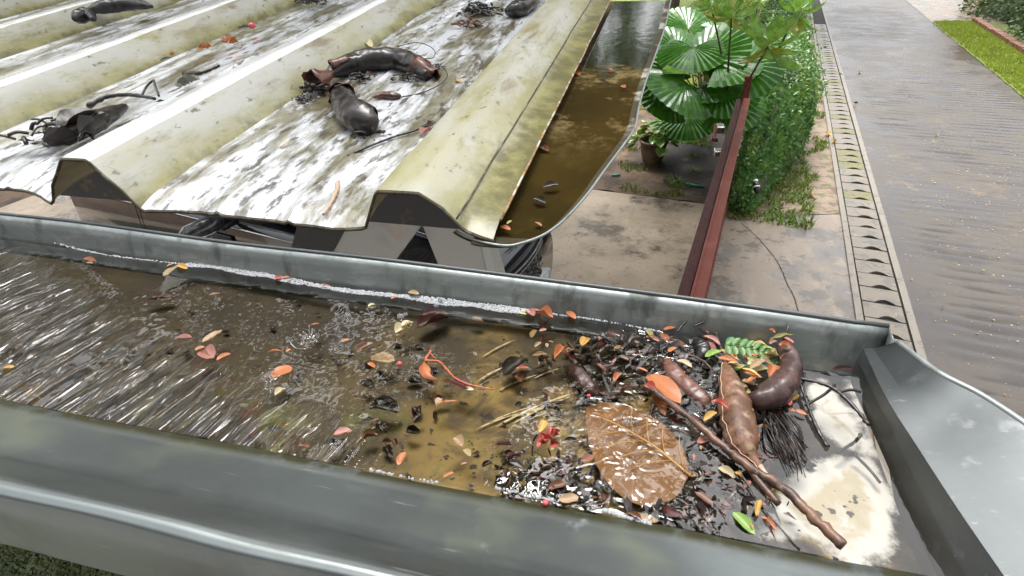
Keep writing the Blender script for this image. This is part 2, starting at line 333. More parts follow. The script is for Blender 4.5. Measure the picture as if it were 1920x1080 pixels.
MT['soil'] = M("bare_soil", (.15, .092, .052), .75, layers=[((.06, .038, .024), 2.2, .45, .62, {}), ((.27, .175, .10), 1.4, .56, .68, {'amt': .8}), ((.05, .06, .015), 7, .58, .7, {}), ((.3, .22, .14), 60, .66, .72, {}), ((.018, .013, .009), 3, .70, 1.0, {'type': 'attr', 'noise': .9, 'detail': 9, 'nr': .7})], bump=[(14, .6, .04, {}), (70, .5, .02, {})])
MT['darksoil'] = M("dark_leaf_litter", (.020, .015, .010), .8, layers=[((.045, .03, .02), 14, .5, .68, {}), ((.09, .06, .035), 50, .62, .7, {}), ((.035, .05, .012), 4, .56, .7, {})], bump=[(20, .8, .04, {}), (80, .6, .02, {})])
MT['verge'] = M("sandy_verge", (.27, .20, .14), .6, layers=[((.13, .095, .06), 5, .45, .62, {}), ((.10, .115, .03), 4, .52, .66, {}), ((.34, .27, .2), 40, .6, .72, {})], bump=[(30, .5, .02, {})])
MT['lawn'] = M("lawn_ground", (.085, .115, .018), .7, layers=[((.05, .075, .012), 3, .45, .62, {}), ((.14, .15, .03), 22, .52, .68, {}), ((.10, .075, .04), 6, .62, .72, {'amt': .6})], bump=[(60, 1, .05, {}), (14, .6, .05, {})])
MT['brightlawn'] = M("bright_lawn_ground", (.20, .26, .02), .7, layers=[((.13, .18, .015), 3, .45, .62, {}), ((.28, .30, .05), 22, .52, .68, {})], bump=[(60, 1, .05, {})])  # lawn with a brighter yellow-green base colour
MT['grass'] = M("grass_blades", (.16, .26, .03), .4, layers=[((.20, .24, .04), 3, .45, .65, {}), ((.06, .11, .015), 30, .5, .7, {})], sss=.25)
MT['grassdry'] = M("yellow_green_grass_blades", (.26, .33, .025), .45, layers=[((.18, .25, .02), 2, .45, .65, {}), ((.36, .36, .08), 30, .55, .7, {})], sss=.25)
MT['moss'] = M("dark_moss_grass", (.055, .075, .02), .6, layers=[((.03, .045, .012), 4, .42, .6, {}), ((.10, .12, .035), 30, .55, .7, {})], sss=.1)
MT['hedge'] = M("hedge_leaves", (.13, .27, .07), .35, layers=[((.22, .36, .06), 2.6, .48, .64, {}), ((.075, .19, .06), 9, .5, .68, {}), ((.30, .30, .04), 40, .64, .70, {'amt': .9}), ((.24, .16, .07), 1.3, .62, .70, {'amt': .75})], sss=.2)
MT['hedgecore'] = M("hedge_inner_twigs", (.055, .085, .028), .8, layers=[((.07, .05, .03), 12, .5, .66, {})], bump=[(20, 1, .06, {})])
MT['palm'] = M("palm_leaf", (.065, .22, .020), .24, layers=[((.045, .16, .014), 4, .42, .62, {}), ((.13, .32, .025), 2.5, .56, .7, {})], sss=.25, coat=.18)
MT['palmlight'] = M("young_palm_leaf", (.22, .42, .03), .3, layers=[((.08, .2, .02), 4, .42, .62, {})], sss=.3, coat=.3)
MT['petiole'] = M("leaf_stalk", (.16, .20, .04), .45, layers=[((.10, .09, .04), 9, .5, .66, {})])
MT['broad'] = M("broad_glossy_leaf", (.25, .43, .07), .35, layers=[((.12, .27, .04), 7, .45, .62, {}), ((.34, .42, .06), 4, .58, .7, {})], sss=.3, coat=.1)
MT['broadyellow'] = M("yellowing_broad_leaf", (.34, .33, .03), .3, layers=[((.2, .28, .03), 8, .45, .65, {}), ((.22, .13, .03), 30, .62, .7, {})], sss=.25)
MT['pothos'] = M("variegated_leaf", (.10, .24, .035), .28, layers=[((.45, .48, .10), 28, .54, .6, {'detail': 3})], sss=.2, coat=.2, rnd=True)
MT['bark'] = M("grey_brown_bark", (.10, .08, .06), .8, layers=[((.05, .04, .03), 8, .45, .62, {'stretch': (1, 1, .3)}), ((.2, .18, .14), 14, .6, .7, {})], bump=[(18, .8, .03, {'stretch': (1, 1, .3)})])
MT['crown'] = M("tree_leaves", (.045, .085, .018), .45, layers=[((.075, .12, .025), 1.2, .46, .62, {}), ((.025, .05, .012), 5, .5, .68, {})], sss=.25)
MT['pot'] = M("weathered_clay_pot", (.20, .135, .09), .6, layers=[((.11, .08, .055), 6, .45, .65, {}), ((.08, .09, .04), 9, .58, .7, {})], bump=[(30, .2, .01, {})])
MT['wood'] = M("red_brown_painted_wood", (.075, .018, .014), .5, layers=[((.035, .012, .011), 26, .42, .6, {'stretch': (1, 1, 1), 'detail': 8}), ((.11, .032, .025), 40, .58, .7, {'amt': .7})], bump=[(60, .7, .006, {'stretch': (2.5, .15, .15)})], spec=.25)
MT['redsteel'] = M("red_brown_painted_steel", (.15, .034, .020), .5, layers=[((.10, .028, .02), 16, .6, .68, {'rough': .1}), ((.19, .06, .042), 4, .5, .66, {})], spec=.25, bump=[(50, .1, .002, {})])
MT['chrome'] = M("bright_metal", (.7, .72, .74), .2, 1.0)
MT['carpaint'] = M("dark_grey_car_paint", (.012, .014, .018), .14, .2, layers=[(None, 5, 0, 1, {})], bump=[(160, .25, .003, {'type': 'voronoi', 'lo': .25, 'hi': .05})], coat=1.0)
MT['glass'] = M("dark_window_glass", (.008, .012, .010), .03, layers=[], spec=.9, coat=.5)
MT['blackplastic'] = M("black_plastic", (.014, .014, .015), .35, layers=[((.03, .03, .032), 60, .55, .7, {})], bump=[(120, .2, .002, {})])
MT['mirrorcase'] = M("mirror_case", (.05, .052, .057), .22, layers=[((.02, .02, .022), 6, .5, .6, {})], coat=.6)
MT['silver'] = M("silver_trim", (.62, .64, .66), .28, .8, layers=[((.45, .45, .45), 20, .55, .7, {})])
MT['tyre'] = M("tyre_rubber", (.018, .018, .018), .75)
MT['lamp'] = M("headlight_lens", (.55, .58, .6), .08, trans=.4)
MT['teal'] = M("teal_plastic_pipe", (.06, .27, .25), .4, layers=[((.1, .2, .18), 30, .55, .7, {})])
MT['whiteplastic'] = M("white_plastic", (.75, .75, .73), .35)
MT['brick'] = M("red_brick_edging", (.20, .085, .05), .7, layers=[((.12, .055, .035), 6, .45, .65, {}), ((.08, .09, .04), 4, .6, .72, {'amt': .7})], bump=[(20, .5, .02, {})])
MT['cream'] = M("cream_wall_paint", (.62, .42, .19), .6, layers=[((.52, .36, .18), 2, .45, .65, {}), ((.4, .3, .2), 8, .62, .72, {'amt': .5})])
MT['whitepost'] = M("white_wall_paint", (.66, .64, .62), .6, layers=[((.5, .48, .45), 3, .5, .7, {})])
MT['fleck'] = M("fallen_flecks", (.42, .33, .13), .6, layers=[((.30, .16, .05), 1.7, .5, .55, {}), ((.4, .36, .28), 9, .55, .6, {})])

# ------------------------------------------------------------------ the ground
def quadsheet(name, corners, z, m, n=2, lump=0.0, fr=3.0):
    A, B, C, D = [Vector((c.x, c.y, 0)) for c in corners]
    def fn(u, v):
        p = (A*(1-u)+B*u)*(1-v)+(D*(1-u)+C*u)*v
        return Vector((p.x, p.y, z+(lump*nz(p.x*fr, p.y*fr) if lump else 0)))
    return tag(grid(name, n, n, fn, m), kind='structure')
quadsheet("ground", [Vector((-120, -60, 0)), Vector((160, -60, 0)), Vector((160, 260, 0)), Vector((-120, 260, 0))], -.012, MT['soil'])
quadsheet("driveway_pad", [W(-9, -12), W(-9, -1.72), W(2.38, -1.78), W(2.34, -12)], .012, MT['concrete'])
quadsheet("concrete_apron", [W(-9, -1.66), W(-9, -.075), W(2.62, -.075), W(2.0, -1.60)], .012, MT['apron'])
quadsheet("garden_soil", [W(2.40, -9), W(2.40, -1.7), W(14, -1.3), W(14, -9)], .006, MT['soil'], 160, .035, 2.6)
gs_ = [o for o in COL.objects if o.name == "garden_soil"][0]
def dark_soil_bed(p):  # mask for the darker soil around the palm
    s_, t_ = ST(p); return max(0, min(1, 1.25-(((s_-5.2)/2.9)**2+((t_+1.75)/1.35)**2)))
gs_.data.attributes.new('dirt', 'FLOAT', 'POINT').data.foreach_set('value', [dark_soil_bed(v.co) for v in gs_.data.vertices])
quadsheet("verge", [W(2.0, -1.62), W(2.66, -.075), W(40, -.075), W(40, -1.62)], .006, MT['verge'], 80, .012, 3)
quadsheet("garden_lawn", [W(6.9, -14), W(6.9, -2.4), W(40, -1.2), W(40, -14)], .004, MT['brightlawn'], 40, .04, .8)
quadsheet("carport_lawn", [Vector((-9, -3, 0)), Vector((-2.0, -3, 0)), Vector((-2.25, 2.75, 0)), Vector((-9, 3.9, 0))], .022, MT['moss'], 80, .02, 5)
# drain channel and kerbs
quadsheet("drain_channel", [W(-9, -.01), W(-9, .39), W(40, .39), W(40, -.01)], .002, MT['dark'])
def strip(name, t0, t1, z1, m, s0=-9, s1=40, z0=-.05):
    b = MB(); ns = 60
    for i in range(ns):
        a, c = s0+(s1-s0)*i/ns, s0+(s1-s0)*(i+1)/ns
        j = lambda s: .006*nz(s*1.3, t0*9)
        b.hexa([W(a, t0, z0), W(a, t1, z0), W(c, t1, z0), W(c, t0, z0), W(a, t0+j(a), z1), W(a, t1+j(a), z1), W(c, t1+j(c), z1), W(c, t0+j(c), z1)])
    return tag(b.build(name, m, smooth=False), kind='structure')
strip("drain_kerb", -.078, -.012, .034, MT['kerb'])
strip("road_edge", .385, .455, .036, MT['kerb'])
# ribbed road
def road_h(s, t):
    am = .016*max(0, min(1, (t-.62)/.25))*max(0, min(1, (3.55-t)/.4))
    am *= max(.10, min(1, .75+1.1*nz(s*.25, t*.45, 3)))*max(.25, min(1, .8+1.1*nz(s*6.1, t*2.3, 11)))
    ph = s/.20+.05*nz(s*.8, t*1.2)+.07*nz(s*5, t*3)
    fr_ = ph-math.floor(ph)
    rib = abs(fr_*2-1)**.7
    road_h.dirt = (1-rib)*am/.016*(.75+.9*nz(s*2.2, t*2.2, 7))
    return .020-am*(1-rib)*1.5+.004*nz(s*.6, t*.7)
nS = 1250; nT = 26
rv, rf, dirt = [], [], []
for i in range(nS):
    u = i/(nS-1); s = -8+ (48*u if u < 0 else 46*(u**1.0))
    for k in range(nT):
        t = .455+3.335*k/(nT-1); rv.append(W(s, t, road_h(s, t))); dirt.append(road_h.dirt)
for i in range(nS-1):
    for k in range(nT-1): rf.append((i*nT+k, i*nT+k+1, (i+1)*nT+k+1, (i+1)*nT+k))
rd = tag(mesh("road", rv, rf, MT['road']), kind='structure')
at = rd.data.attributes.new('dirt', 'FLOAT', 'POINT'); at.data.foreach_set('value', dirt)
quadsheet("side_driveway", [W(20.2, 3.78), W(20.2, 9), W(29, 9), W(29, 3.78)], .026, MT['apron'])
quadsheet("far_pavement", [W(29.02, 3.78), W(29.02, 14), W(50, 14), W(50, 3.78)], .012, MT['apron'])
def bank(u, v):
    s = -6+26.1*v; t = 3.775+1.12*u+.05*nz(s*2.2, 1)*(1-u)
    return W(s, t, .03+.05*math.sin(min(u*3, 1)*1.57)+.018*nz(s*5, t*5))
tag(grid("roadside_grass_bank", 14, 220, bank, MT['brightlawn']), kind='structure')
quadsheet("shrub_bed", [W(-6, 5.0), W(-6, 12), W(20.2, 12), W(20.2, 5.0)], .02, MT['lawn'], 60, .05, 2)

# grass as blades
def blades(name, n, place, h, wd, m, lean=.5):
    b = MB()
    for _ in range(n):
        p = place()
        if p is None: continue
        hh = h*random.uniform(.5, 1.2); a = random.uniform(0, 6.28); q = Vector((math.cos(a), math.sin(a), 0))*wd*.5
        l = Vector((random.gauss(0, lean), random.gauss(0, lean), 0))*hh
        mid = p+l*.35+Vector((0, 0, hh*.6)); tip = p+l+Vector((0, 0, hh))
        b.add([p-q, p+q, mid+q*.7, mid-q*.7, tip], [(0, 1, 2, 3), (3, 2, 4)])
    return tag(b.build(name, m), kind='stuff')
blades("roadside_grass", 26000, lambda: (lambda s, u: bank((u), (s+6)/26.1))(random.uniform(3, 20.1), random.uniform(.02, .98)), .055, .014, MT['grassdry'])
def lawn_pt():
    p = W(random.uniform(6.6, 26)**1.0, random.uniform(-5, -2.0)); return Vector((p.x, p.y, .01))
blades("lawn_grass", 16000, lawn_pt, .06, .016, MT['grassdry'])
def under_pt():
    return Vector((random.uniform(-5.2, -2.2), random.uniform(.5, 2.75), .02))
blades("shaded_grass", 26000, under_pt, .05, .012, MT['moss'], .8)
def verge_pt():
    s = random.uniform(2.0, 16); t = random.uniform(-1.45, -.1)
    c = nz(s*1.7, t*2.4, 8)
    edge = -.5 if s > 4.5 else -.42+.1*nz(s*3, 0)
    if c < -.10+(.28 if t > edge else -.2): return None
    p = W(s, t); return Vector((p.x, p.y, .01))
blades("verge_weeds", 17000, verge_pt, .075, .022, MT['grass'], .8)
def bed_pt():
    s = random.uniform(2.45, 6.6); t = random.uniform(-4.6, -2.0)
    if nz(s*1.9, t*1.9, 5) < .12: return None
    p = W(s, t); return Vector((p.x, p.y, .01))
blades("garden_weeds", 7000, bed_pt, .07, .022, MT['grass'], .8)

# ------------------------------------------------------------------ drain slabs
def slab_mesh(m):
    L_, w_ = .30, .362; b = MB(); n = 14
    near = []
    for i in range(n+1):
        x = w_*i/n; d = 0
        u = (x-.115)/.20
        if 0 < u < 1: d = .072*math.sin(u*math.pi)
        near.append((x, d))
    top = [(x, d, 0) for x, d in near]+[(x, L_-.012, 0) for x, d in reversed(near)]
    k = len(top); vs_ = [Vector(p) for p in top]+[Vector((p[0], p[1], -.045)) for p in top]
    fs = []
    for i in range(n): fs.append((i, i+1, k-2-i, k-1-i))
    for i in range(k): j = (i+1) % k; fs.append((j, i, i+k, j+k))
    b.add(vs_, fs); return b
sm = slab_mesh(None)
rz_road = math.atan2(RC.y, RC.x)
slab0 = None
for i in range(70):
    s = -2.0+i*.305
    if s > 19: break
    if slab0 is None:
        o = sm.build("drain_slab", MT['slab'], smooth=False); slab0 = o
        o2 = sm.build("drain_slab", MT['slabmoss'], smooth=False); slab_m = o2; slab_m_used = False
    else:
        mossy = (s > 2.6 and random.random() < .35)
        if mossy and not slab_m_used: o = slab_m; slab_m_used = True
        else: o = (slab_m if mossy else slab0).copy(); COL.objects.link(o)
    o.location = W(s, .004, .030+random.uniform(-.003, .003)); o.rotation_euler = (R(random.uniform(-.5, .5)), R(random.uniform(-.5, .5)), rz_road)
    ms = o.data is slab_m.data
    tag(o, "mossy concrete drain cover slab with a dark finger notch, in the roadside row" if ms else "grey concrete drain cover slab with a dark finger notch, in the roadside row", "drain cover", "drain cover slabs along the road")

# ------------------------------------------------------------------ gutter
gut = empty("rain_gutter", (0, 0, 0), 0, "galvanised steel rain gutter full of water and fallen leaves in the foreground", "gutter")
XL, XR = -2.6, .262
def yfar(x): return .606-.075*(x+.1)*.5-.045*max(0, x-.02)+.010*nz(x*2.2, 4)
def ynear(x): return .322+.004*nz(x*3, 9)
NX = 150
def xs(u): return XL+(XR-XL)*u
grid("floor", 560, 56, lambda u, v: Vector((xs(u), ynear(xs(u))-.03+(yfar(xs(u))-ynear(xs(u))+.05)*v, FLOOR+.002*nz(xs(u)*5, v*3))), MT['floor'], gut)
def farwall(u, v):
    x = XL+(XR+.028-XL)*u; y = yfar(min(x, XR))+.018*v+.004*nz(x*2.5, 1)
    return Vector((x, y+(.004 if v > .9 else 0), FLOOR-.004+(.072)*v+.002*nz(x*4, 3)*v))
o = grid("far_wall", NX, 9, farwall, MT['galv_far'], gut); solid(o, .0016)
b = MB()
pts = [farwall(i/80, 1)+Vector((0, .002, .0)) for i in range(81)]
b.tube(pts, .0034, 8); b.build("far_rim", MT['galv'], gut)
# near side: sloped apron, dark step, rolled lip, outer face
prof = [(.0, -.028), (-.006, .0), (-.044, .0095), (-.080, .0195), (-.085, .0225), (-.101, .042), (-.121, .066), (-.126, .0715), (-.131, .0745), (-.137, .0755), (-.143, .0735), (-.147, .068), (-.149, .060), (-.1495, .045), (-.150, .0)]
def nearside(u, v):
    x = XL+(.36-XL)*u; k = v*(len(prof)-1); i = min(int(k), len(prof)-2); f = k-i
    y = prof[i][0]+(prof[i+1][0]-prof[i][0])*f; z = prof[i][1]+(prof[i+1][1]-prof[i][1])*f
    wob = .0016*nz(x*3.1, v*2)+.0012*nz(x*9, v*4)
    return Vector((x, ynear(x)+y+wob, WATER+z+wob*.8))
o = grid("near_wall", 160, 43, nearside, MT['galv_near'], gut)
# flared end wall, following the base, the fold and the wavy rim
base_l = [AZ(1612, 692, FLOOR)+Vector((0, 0, -.002)), Vector((.266, .515, FLOOR-.002)), Vector((.271, .40, FLOOR-.002)), Vector((.276, .322, FLOOR-.002)), Vector((.282, .22, FLOOR)), Vector((.29, .12, FLOOR))]
base_l[0] = Vector((.262, .592, FLOOR-.002))
wat_l = [Vector((.2635, .592, WATER)), Vector((.267, .515, WATER)), Vector((.273, .40, WATER)), Vector((.279, .322, WATER)), Vector((.29, .22, WATER)), Vector((.30, .12, WATER))]
fold_l = [Vector((.268, .596, 3.062)), AZ(1662, 745, 3.078), AZ(1725, 845, 3.080), AZ(1800, 960, 3.081), AZ(1890, 1090, 3.083), AZ(1990, 1230, 3.085)]
rim_l = [AZ(1678, 642, 3.099), AZ(1752, 698, 3.108), AZ(1835, 742, 3.112), AZ(1930, 805, 3.116), AZ(2060, 900, 3.118), AZ(2220, 1020, 3.12)]
rows = [base_l, wat_l, fold_l, [(f*.62+r*.38)+Vector((0, 0, -.004)) for f, r in zip(fold_l, rim_l)], [(f*.25+r*.75)+Vector((0, 0, -.002)) for f, r in zip(fold_l, rim_l)], rim_l, [p+Vector((.008, .003, -.004)) for p in rim_l], [p+Vector((.010, .003, -.035)) for p in rim_l]]
rows_s = [spline(rw, 12) for rw in rows]; nc = len(rows_s[0])
colsp = [[rows_s[q].__getitem__(c) for q in range(len(rows_s))] for c in range(nc)]; nr_ = len(colsp[0])
o = grid("end_wall", nc, nr_, lambda u, v: colsp[round(u*(nc-1))][round(v*(nr_-1))], MT['galv'], gut)
em = o.modifiers.new("folds", "EDGE_SPLIT"); em.split_angle = R(16)
em = o.modifiers.new('folds', 'EDGE_SPLIT'); em.split_angle = R(16)
fc = [colsp[0][round(q/10*(nr_-3))] for q in range(11)]; ff = [farwall(1, q/10) for q in range(11)]
o = mesh("corner_fold", [p for q in zip(ff, fc) for p in q], [(2*q, 2*q+1, 2*q+3, 2*q+2) for q in range(10)], MT['galv_far'], gut); solid(o, .0015)
b = MB(); b.tube([p+Vector((.003, .001, 0)) for p in rows_s[5]], .0032, 8); b.build("end_rim", MT['galv_far'], gut)
# water in the gutter
tag(grid("gutter_water", 120, 30, lambda u, v: Vector((XL+(.28-XL)*u, ynear(XL+(.28-XL)*u)-.004+(yfar(min(XL+(.28-XL)*u, XR))+.004-ynear(XL+(.28-XL)*u))*v, WATER)), MT['water']), kind='structure')

def blob(pts_px, z, jitter=.06, n=8):
    pts = spline([AZ(x, y, z) for x, y in pts_px]+[AZ(*pts_px[0], z)], n)[:-1]
    c = sum(pts, Vector())/len(pts)
    out = []
    for i, p in enumerate(pts):
        k = 1+jitter*(nz(p.x*160, p.y*160)+.6*nz(p.x*420, p.y*420)); out.append(c+(p-c)*k)
    return [c]+out, [(0, i+1, (i+1) % len(pts)+1) for i in range(len(pts))]
fl = [o for o in gut.children if o.name == "floor"][0]
PAINT = [[AZ(x, y, FLOOR) for x, y in pts] for pts in ([(1385, 990), (1440, 940), (1490, 905), (1520, 865), (1580, 850), (1625, 855), (1655, 905), (1682, 960), (1690, 1030), (1610, 1060), (1560, 1035), (1500, 1005), (1450, 1015)],
            [(1518, 730), (1550, 715), (1580, 760), (1610, 800), (1640, 850), (1600, 850), (1560, 835), (1535, 800), (1522, 770)],
            [(1585, 712), (1606, 718), (1645, 790), (1655, 832), (1632, 826), (1600, 770)])]
def poly_sd(p, P):      # rough signed distance to a polygon, positive inside
    ins = False; best = 9
    for a, c in zip(P, P[1:]+P[:1]):
        if (a.y > p.y) != (c.y > p.y) and p.x < (c.x-a.x)*(p.y-a.y)/(c.y-a.y)+a.x: ins = not ins
        e = c-a; t = max(0, min(1, ((p.x-a.x)*e.x+(p.y-a.y)*e.y)/(e.x*e.x+e.y*e.y+1e-9))); best = min(best, math.hypot(p.x-a.x-e.x*t, p.y-a.y-e.y*t))
    return best if ins else -best
fl.data.attributes.new('dirt', 'FLOAT', 'POINT').data.foreach_set('value', [(0.0 if v.co.x < .05 else max(0, min(.75, .30+max(poly_sd(v.co, P) for P in PAINT)*18))) for v in fl.data.vertices])
for (x1, y1, x2, y2, wd) in [(903, 670, 966, 637, 4), (893, 717, 952, 686, 5), (935, 732, 1010, 702, 4), (1000, 710, 1052, 690, 3), (890, 806, 975, 775, 4), (930, 800, 1040, 752, 6), (960, 795, 1075, 742, 5), (985, 778, 1075, 738, 6), (920, 790, 1000, 762, 3), (690, 812, 705, 800, 3), (668, 830, 692, 812, 3), (1000, 782, 1060, 768, 3), (640, 690, 655, 683, 2)]:
    b = MB(); A = AZ(x1, y1, FLOOR+.004); B = AZ(x2, y2, FLOOR+.004); d = (B-A); nn = Vector((-d.y, d.x, 0)).normalized()*wd*.00028
    n = 12; vs_ = []
    for i in range(n+1):
        t = i/n; k = math.sin(t*math.pi)**.5*(1+.5*nz(t*9, x1)); q = A+d*t+Vector((0, 0, 0))+nn*(2*math.sin(t*3)); vs_ += [q+nn*k, q-nn*k]
    b.add(vs_, [(2*i, 2*i+1, 2*i+3, 2*i+2) for i in range(n)]); b.build("scratch_mark", MT['scratch'], fl, smooth=False)

# foam along the far wall and the near waterline
def ico(b, c, r, n=5, half=True):
    rows_ = 3 if half else 5; base = len(b.v); mth = 0 if half else -1.45
    for j in range(rows_):
        th = mth+(1.45-mth)*j/(rows_-1)
        for k in range(n): b.v.append(Vector((c.x+r*math.cos(th)*math.cos(6.283*k/n), c.y+r*math.cos(th)*math.sin(6.283*k/n), c.z+r*math.sin(th))))
    for j in range(rows_-1):
        for k in range(n): a = base+j*n+k; e = base+j*n+(k+1) % n; b.f.append((a, e, e+n, a+n))
    b.f.append(tuple(base+(rows_-1)*n+k for k in range(n)))
b = MB()
def foam_run(pxs, n, wd):
    P = spline([AZ(x, y, WATER+.001) for x, y in pxs], 10)
    for _ in range(n):
        k = random.random()*(len(P)-1); i = int(k); p = P[i].lerp(P[min(i+1, len(P)-1)], k-i)
        env = .35+.65*abs(nz(p.x*9, 2))*2
        r = random.choice([.0008, .0009, .0011, .0013, .0016, .002])
        ico(b, p+Vector((0, random.uniform(-1, .6)*wd*env, 0)), r)
foam_run([(350, 496), (430, 503), (520, 520), (640, 543), (760, 556), (860, 568), (960, 580), (1000, 585)], 4200, .013)
foam_run([(100, 455), (200, 478), (350, 496)], 260, .003)
foam_run([(1000, 586), (1100, 597), (1240, 622)], 160, .002)
foam_run([(1130, 955), (1170, 968), (1220, 980)], 150, .004)
foam_run([(930, 915), (1000, 930), (1040, 937)], 50, .003)
foam_run([(690, 880), (740, 890), (820, 905)], 40, .002)
tag(b.build("foam", MT['foam']), kind='stuff')
# single larger bubbles
bub = None
for (x, y, r) in [(826, 566, .0042), (818, 574, .0036), (606, 533, .0028), (732, 549, .0026), (945, 578, .0030), (977, 583, .0026), (652, 592, .005), (751, 594, .0052), (760, 590, .0036), (860, 571, .0026), (700, 545, .002), (888, 572, .002)]:
    if bub is None:
        bb = MB(); ico(bb, Vector((0, 0, 0)), 1.0, 10); o = bub = bb.build("bubble", MT['bubble'])
    else: o = bub.copy(); COL.objects.link(o)
    o.location = AZ(x, y, WATER+.0005); o.scale = (r, r, r*.8)
    tag(o, "clear round bubble afloat in the open water beyond the foam" if r > .0045 else "clear round bubble in the foam line along the far wall", "bubble", "bubbles on the gutter water")
# raindrop splashes
def splash(x, y, sc, lab):
    e = empty("rain_splash", AZ(x, y, WATER), 0, lab, "splash", "raindrop splashes in the gutter")
    b = MB()
    for k in range(9):
        a = k*.7+random.uniform(-.2, .2); rr = sc*random.uniform(.5, 1.1); d = Vector((math.cos(a), math.sin(a), 0))
        h = sc*random.uniform(.25, 1.0)
        b.tube(spline([d*rr*.5, d*rr*.75+Vector((0, 0, h*.5)), d*rr+Vector((0, 0, h))], 3), [sc*.16, sc*.14, sc*.11, sc*.1, sc*.09, sc*.1, sc*.13], 6)
    for k in range(20):
        a = random.uniform(0, 6.28); ico(b, Vector((math.cos(a), math.sin(a), 0))*sc*random.uniform(.4, 1.5)+Vector((0, 0, 0)), sc*random.uniform(.05, .16), 6)
    b.build("spray", MT['drop'], e)
    b = MB()
    for q in range(2):
        rr = sc*(1.0+.9*q); a0 = random.uniform(0, 6); b.tube([Vector((math.cos(a0+t*.2)*rr*(1+.10*nz(t*.5, sc*900+q)), math.sin(a0+t*.2)*rr*(1+.10*nz(t*.5, sc*900+q)), -sc*.02)) for t in range(19)], [sc*.06*math.sin(math.pi*(t+.5)/19) for t in range(19)], 6, False)
    b.build("ripple_ring", MT['drop'], e)
splash(580, 632, .0125, "white raindrop splash bursting left of the cream curled flower")
splash(508, 712, .0115, "white raindrop splash around the round orange petal")
splash(1185, 790, .008, "small raindrop splash on top of the big amber leaf")
splash(625, 655, .006, "tiny raindrop splash right of the tall white splash")

# ------------------------------------------------------------------ loose leaves and other debris
LANDMARKS = []     # filled with (x, y, phrase)
AUTO = []          # things that get their label from what they lie beside
def blade_mesh(name, W_, m, cup=.2, bend=.1, a=1.0, e=.75, n=8, wavy=0.0, sd_=0):
    """unit-length leaf along +x"""
    vs_, fs = [], []; k = 5
    for i in range(n+1):
        t = i/n; wv = W_*.5*(math.sin(math.pi*min(max(t, .0), 1)**a))**e if 0 < t < 1 else .004
        for j in range(k):
            s = j/(k-1)*2-1
            z = cup*W_*(s*s-.3)*math.sin(math.pi*t)+bend*math.sin(math.pi*t)*.6+wavy*nz(t*4+sd_*7, s*2+sd_)
            vs_.append((t, s*wv+.04*math.sin(t*3+sd_)*W_, z))
    for i in range(n):
        for j in range(k-1): q = i*k+j; fs.append((q, q+1, q+k+1, q+k))
    me = bpy.data.meshes.new(name); me.from_pydata(vs_, [], fs); me.materials.append(m)
    for p in me.polygons: p.use_smooth = True
    return me
CACHE = {}
CW = {'orange': 'orange', 'yellow': 'golden yellow', 'cream': 'cream', 'pink': 'pinkish brown', 'red': 'bright red', 'brown': 'brown', 'tan': 'tan', 'darkred': 'dark red', 'dark': 'blackish brown', 'green': 'green', 'lime': 'bright lime green', 'olive': 'olive yellow', 'paleyellow': 'pale yellow', 'grey': 'grey green'}
def leafpx(x1, y1, x2, y2, wr, col, z=WATER+.002, kind='leaflet', label=None, group=None, shape=0, tilt=10, plane=None):
    P = (lambda x, y: AZ(x, y, z)) if plane is None else plane
    A = P(x1, y1); B = P(x2, y2); d = B-A; L_ = d.length
    key = (round(wr, 1), col, kind, shape, random.randrange(3))
    if key not in CACHE:
        s = key[4]
        prm = {0: (.25, .05*s, 1.0, .5, 0.03), 1: (.42, .10, 1.0, .5, .10), 2: (.1, .02, 1.0, .35, .05), 3: (.3, .1, .8, .9, .03)}[shape]
        CACHE[key] = blade_mesh(kind, wr, LM[col], prm[0], prm[1], prm[2], prm[3], 8, prm[4], s)
    o = bpy.data.objects.new(kind, CACHE[key]); COL.objects.link(o)
    if plane is None and z == S1: z += random.uniform(-.005, .002); A.z = z
    if plane is not None: L_ *= .62
    elif z < 1: L_ *= .55
    o.location = A; o.scale = (L_, L_*random.uniform(.72, 1.15), L_*random.uniform(.7, 1.8))
    o.rotation_euler = (R(random.uniform(-tilt, tilt)), R(random.uniform(-tilt, tilt)*.4)-math.asin(max(-1, min(1, d.z/d.length))), math.atan2(d.y, d.x))
    if label: tag(o, label, 'leaf' if kind.startswith('leaf') else kind.replace('_', ' ').split()[-1], group)
    else:
        wl = 'long ' if max(abs(x2-x1), abs(y2-y1)) > 34 else ('tiny ' if max(abs(x2-x1), abs(y2-y1)) < 15 else '')
        AUTO.append((o, (x1+x2)/2, (y1+y2)/2, wl+CW[col]+' '+kind.replace('_', ' '), kind, z))
    return o
S1, S2 = WATER+.002, WATER-.010
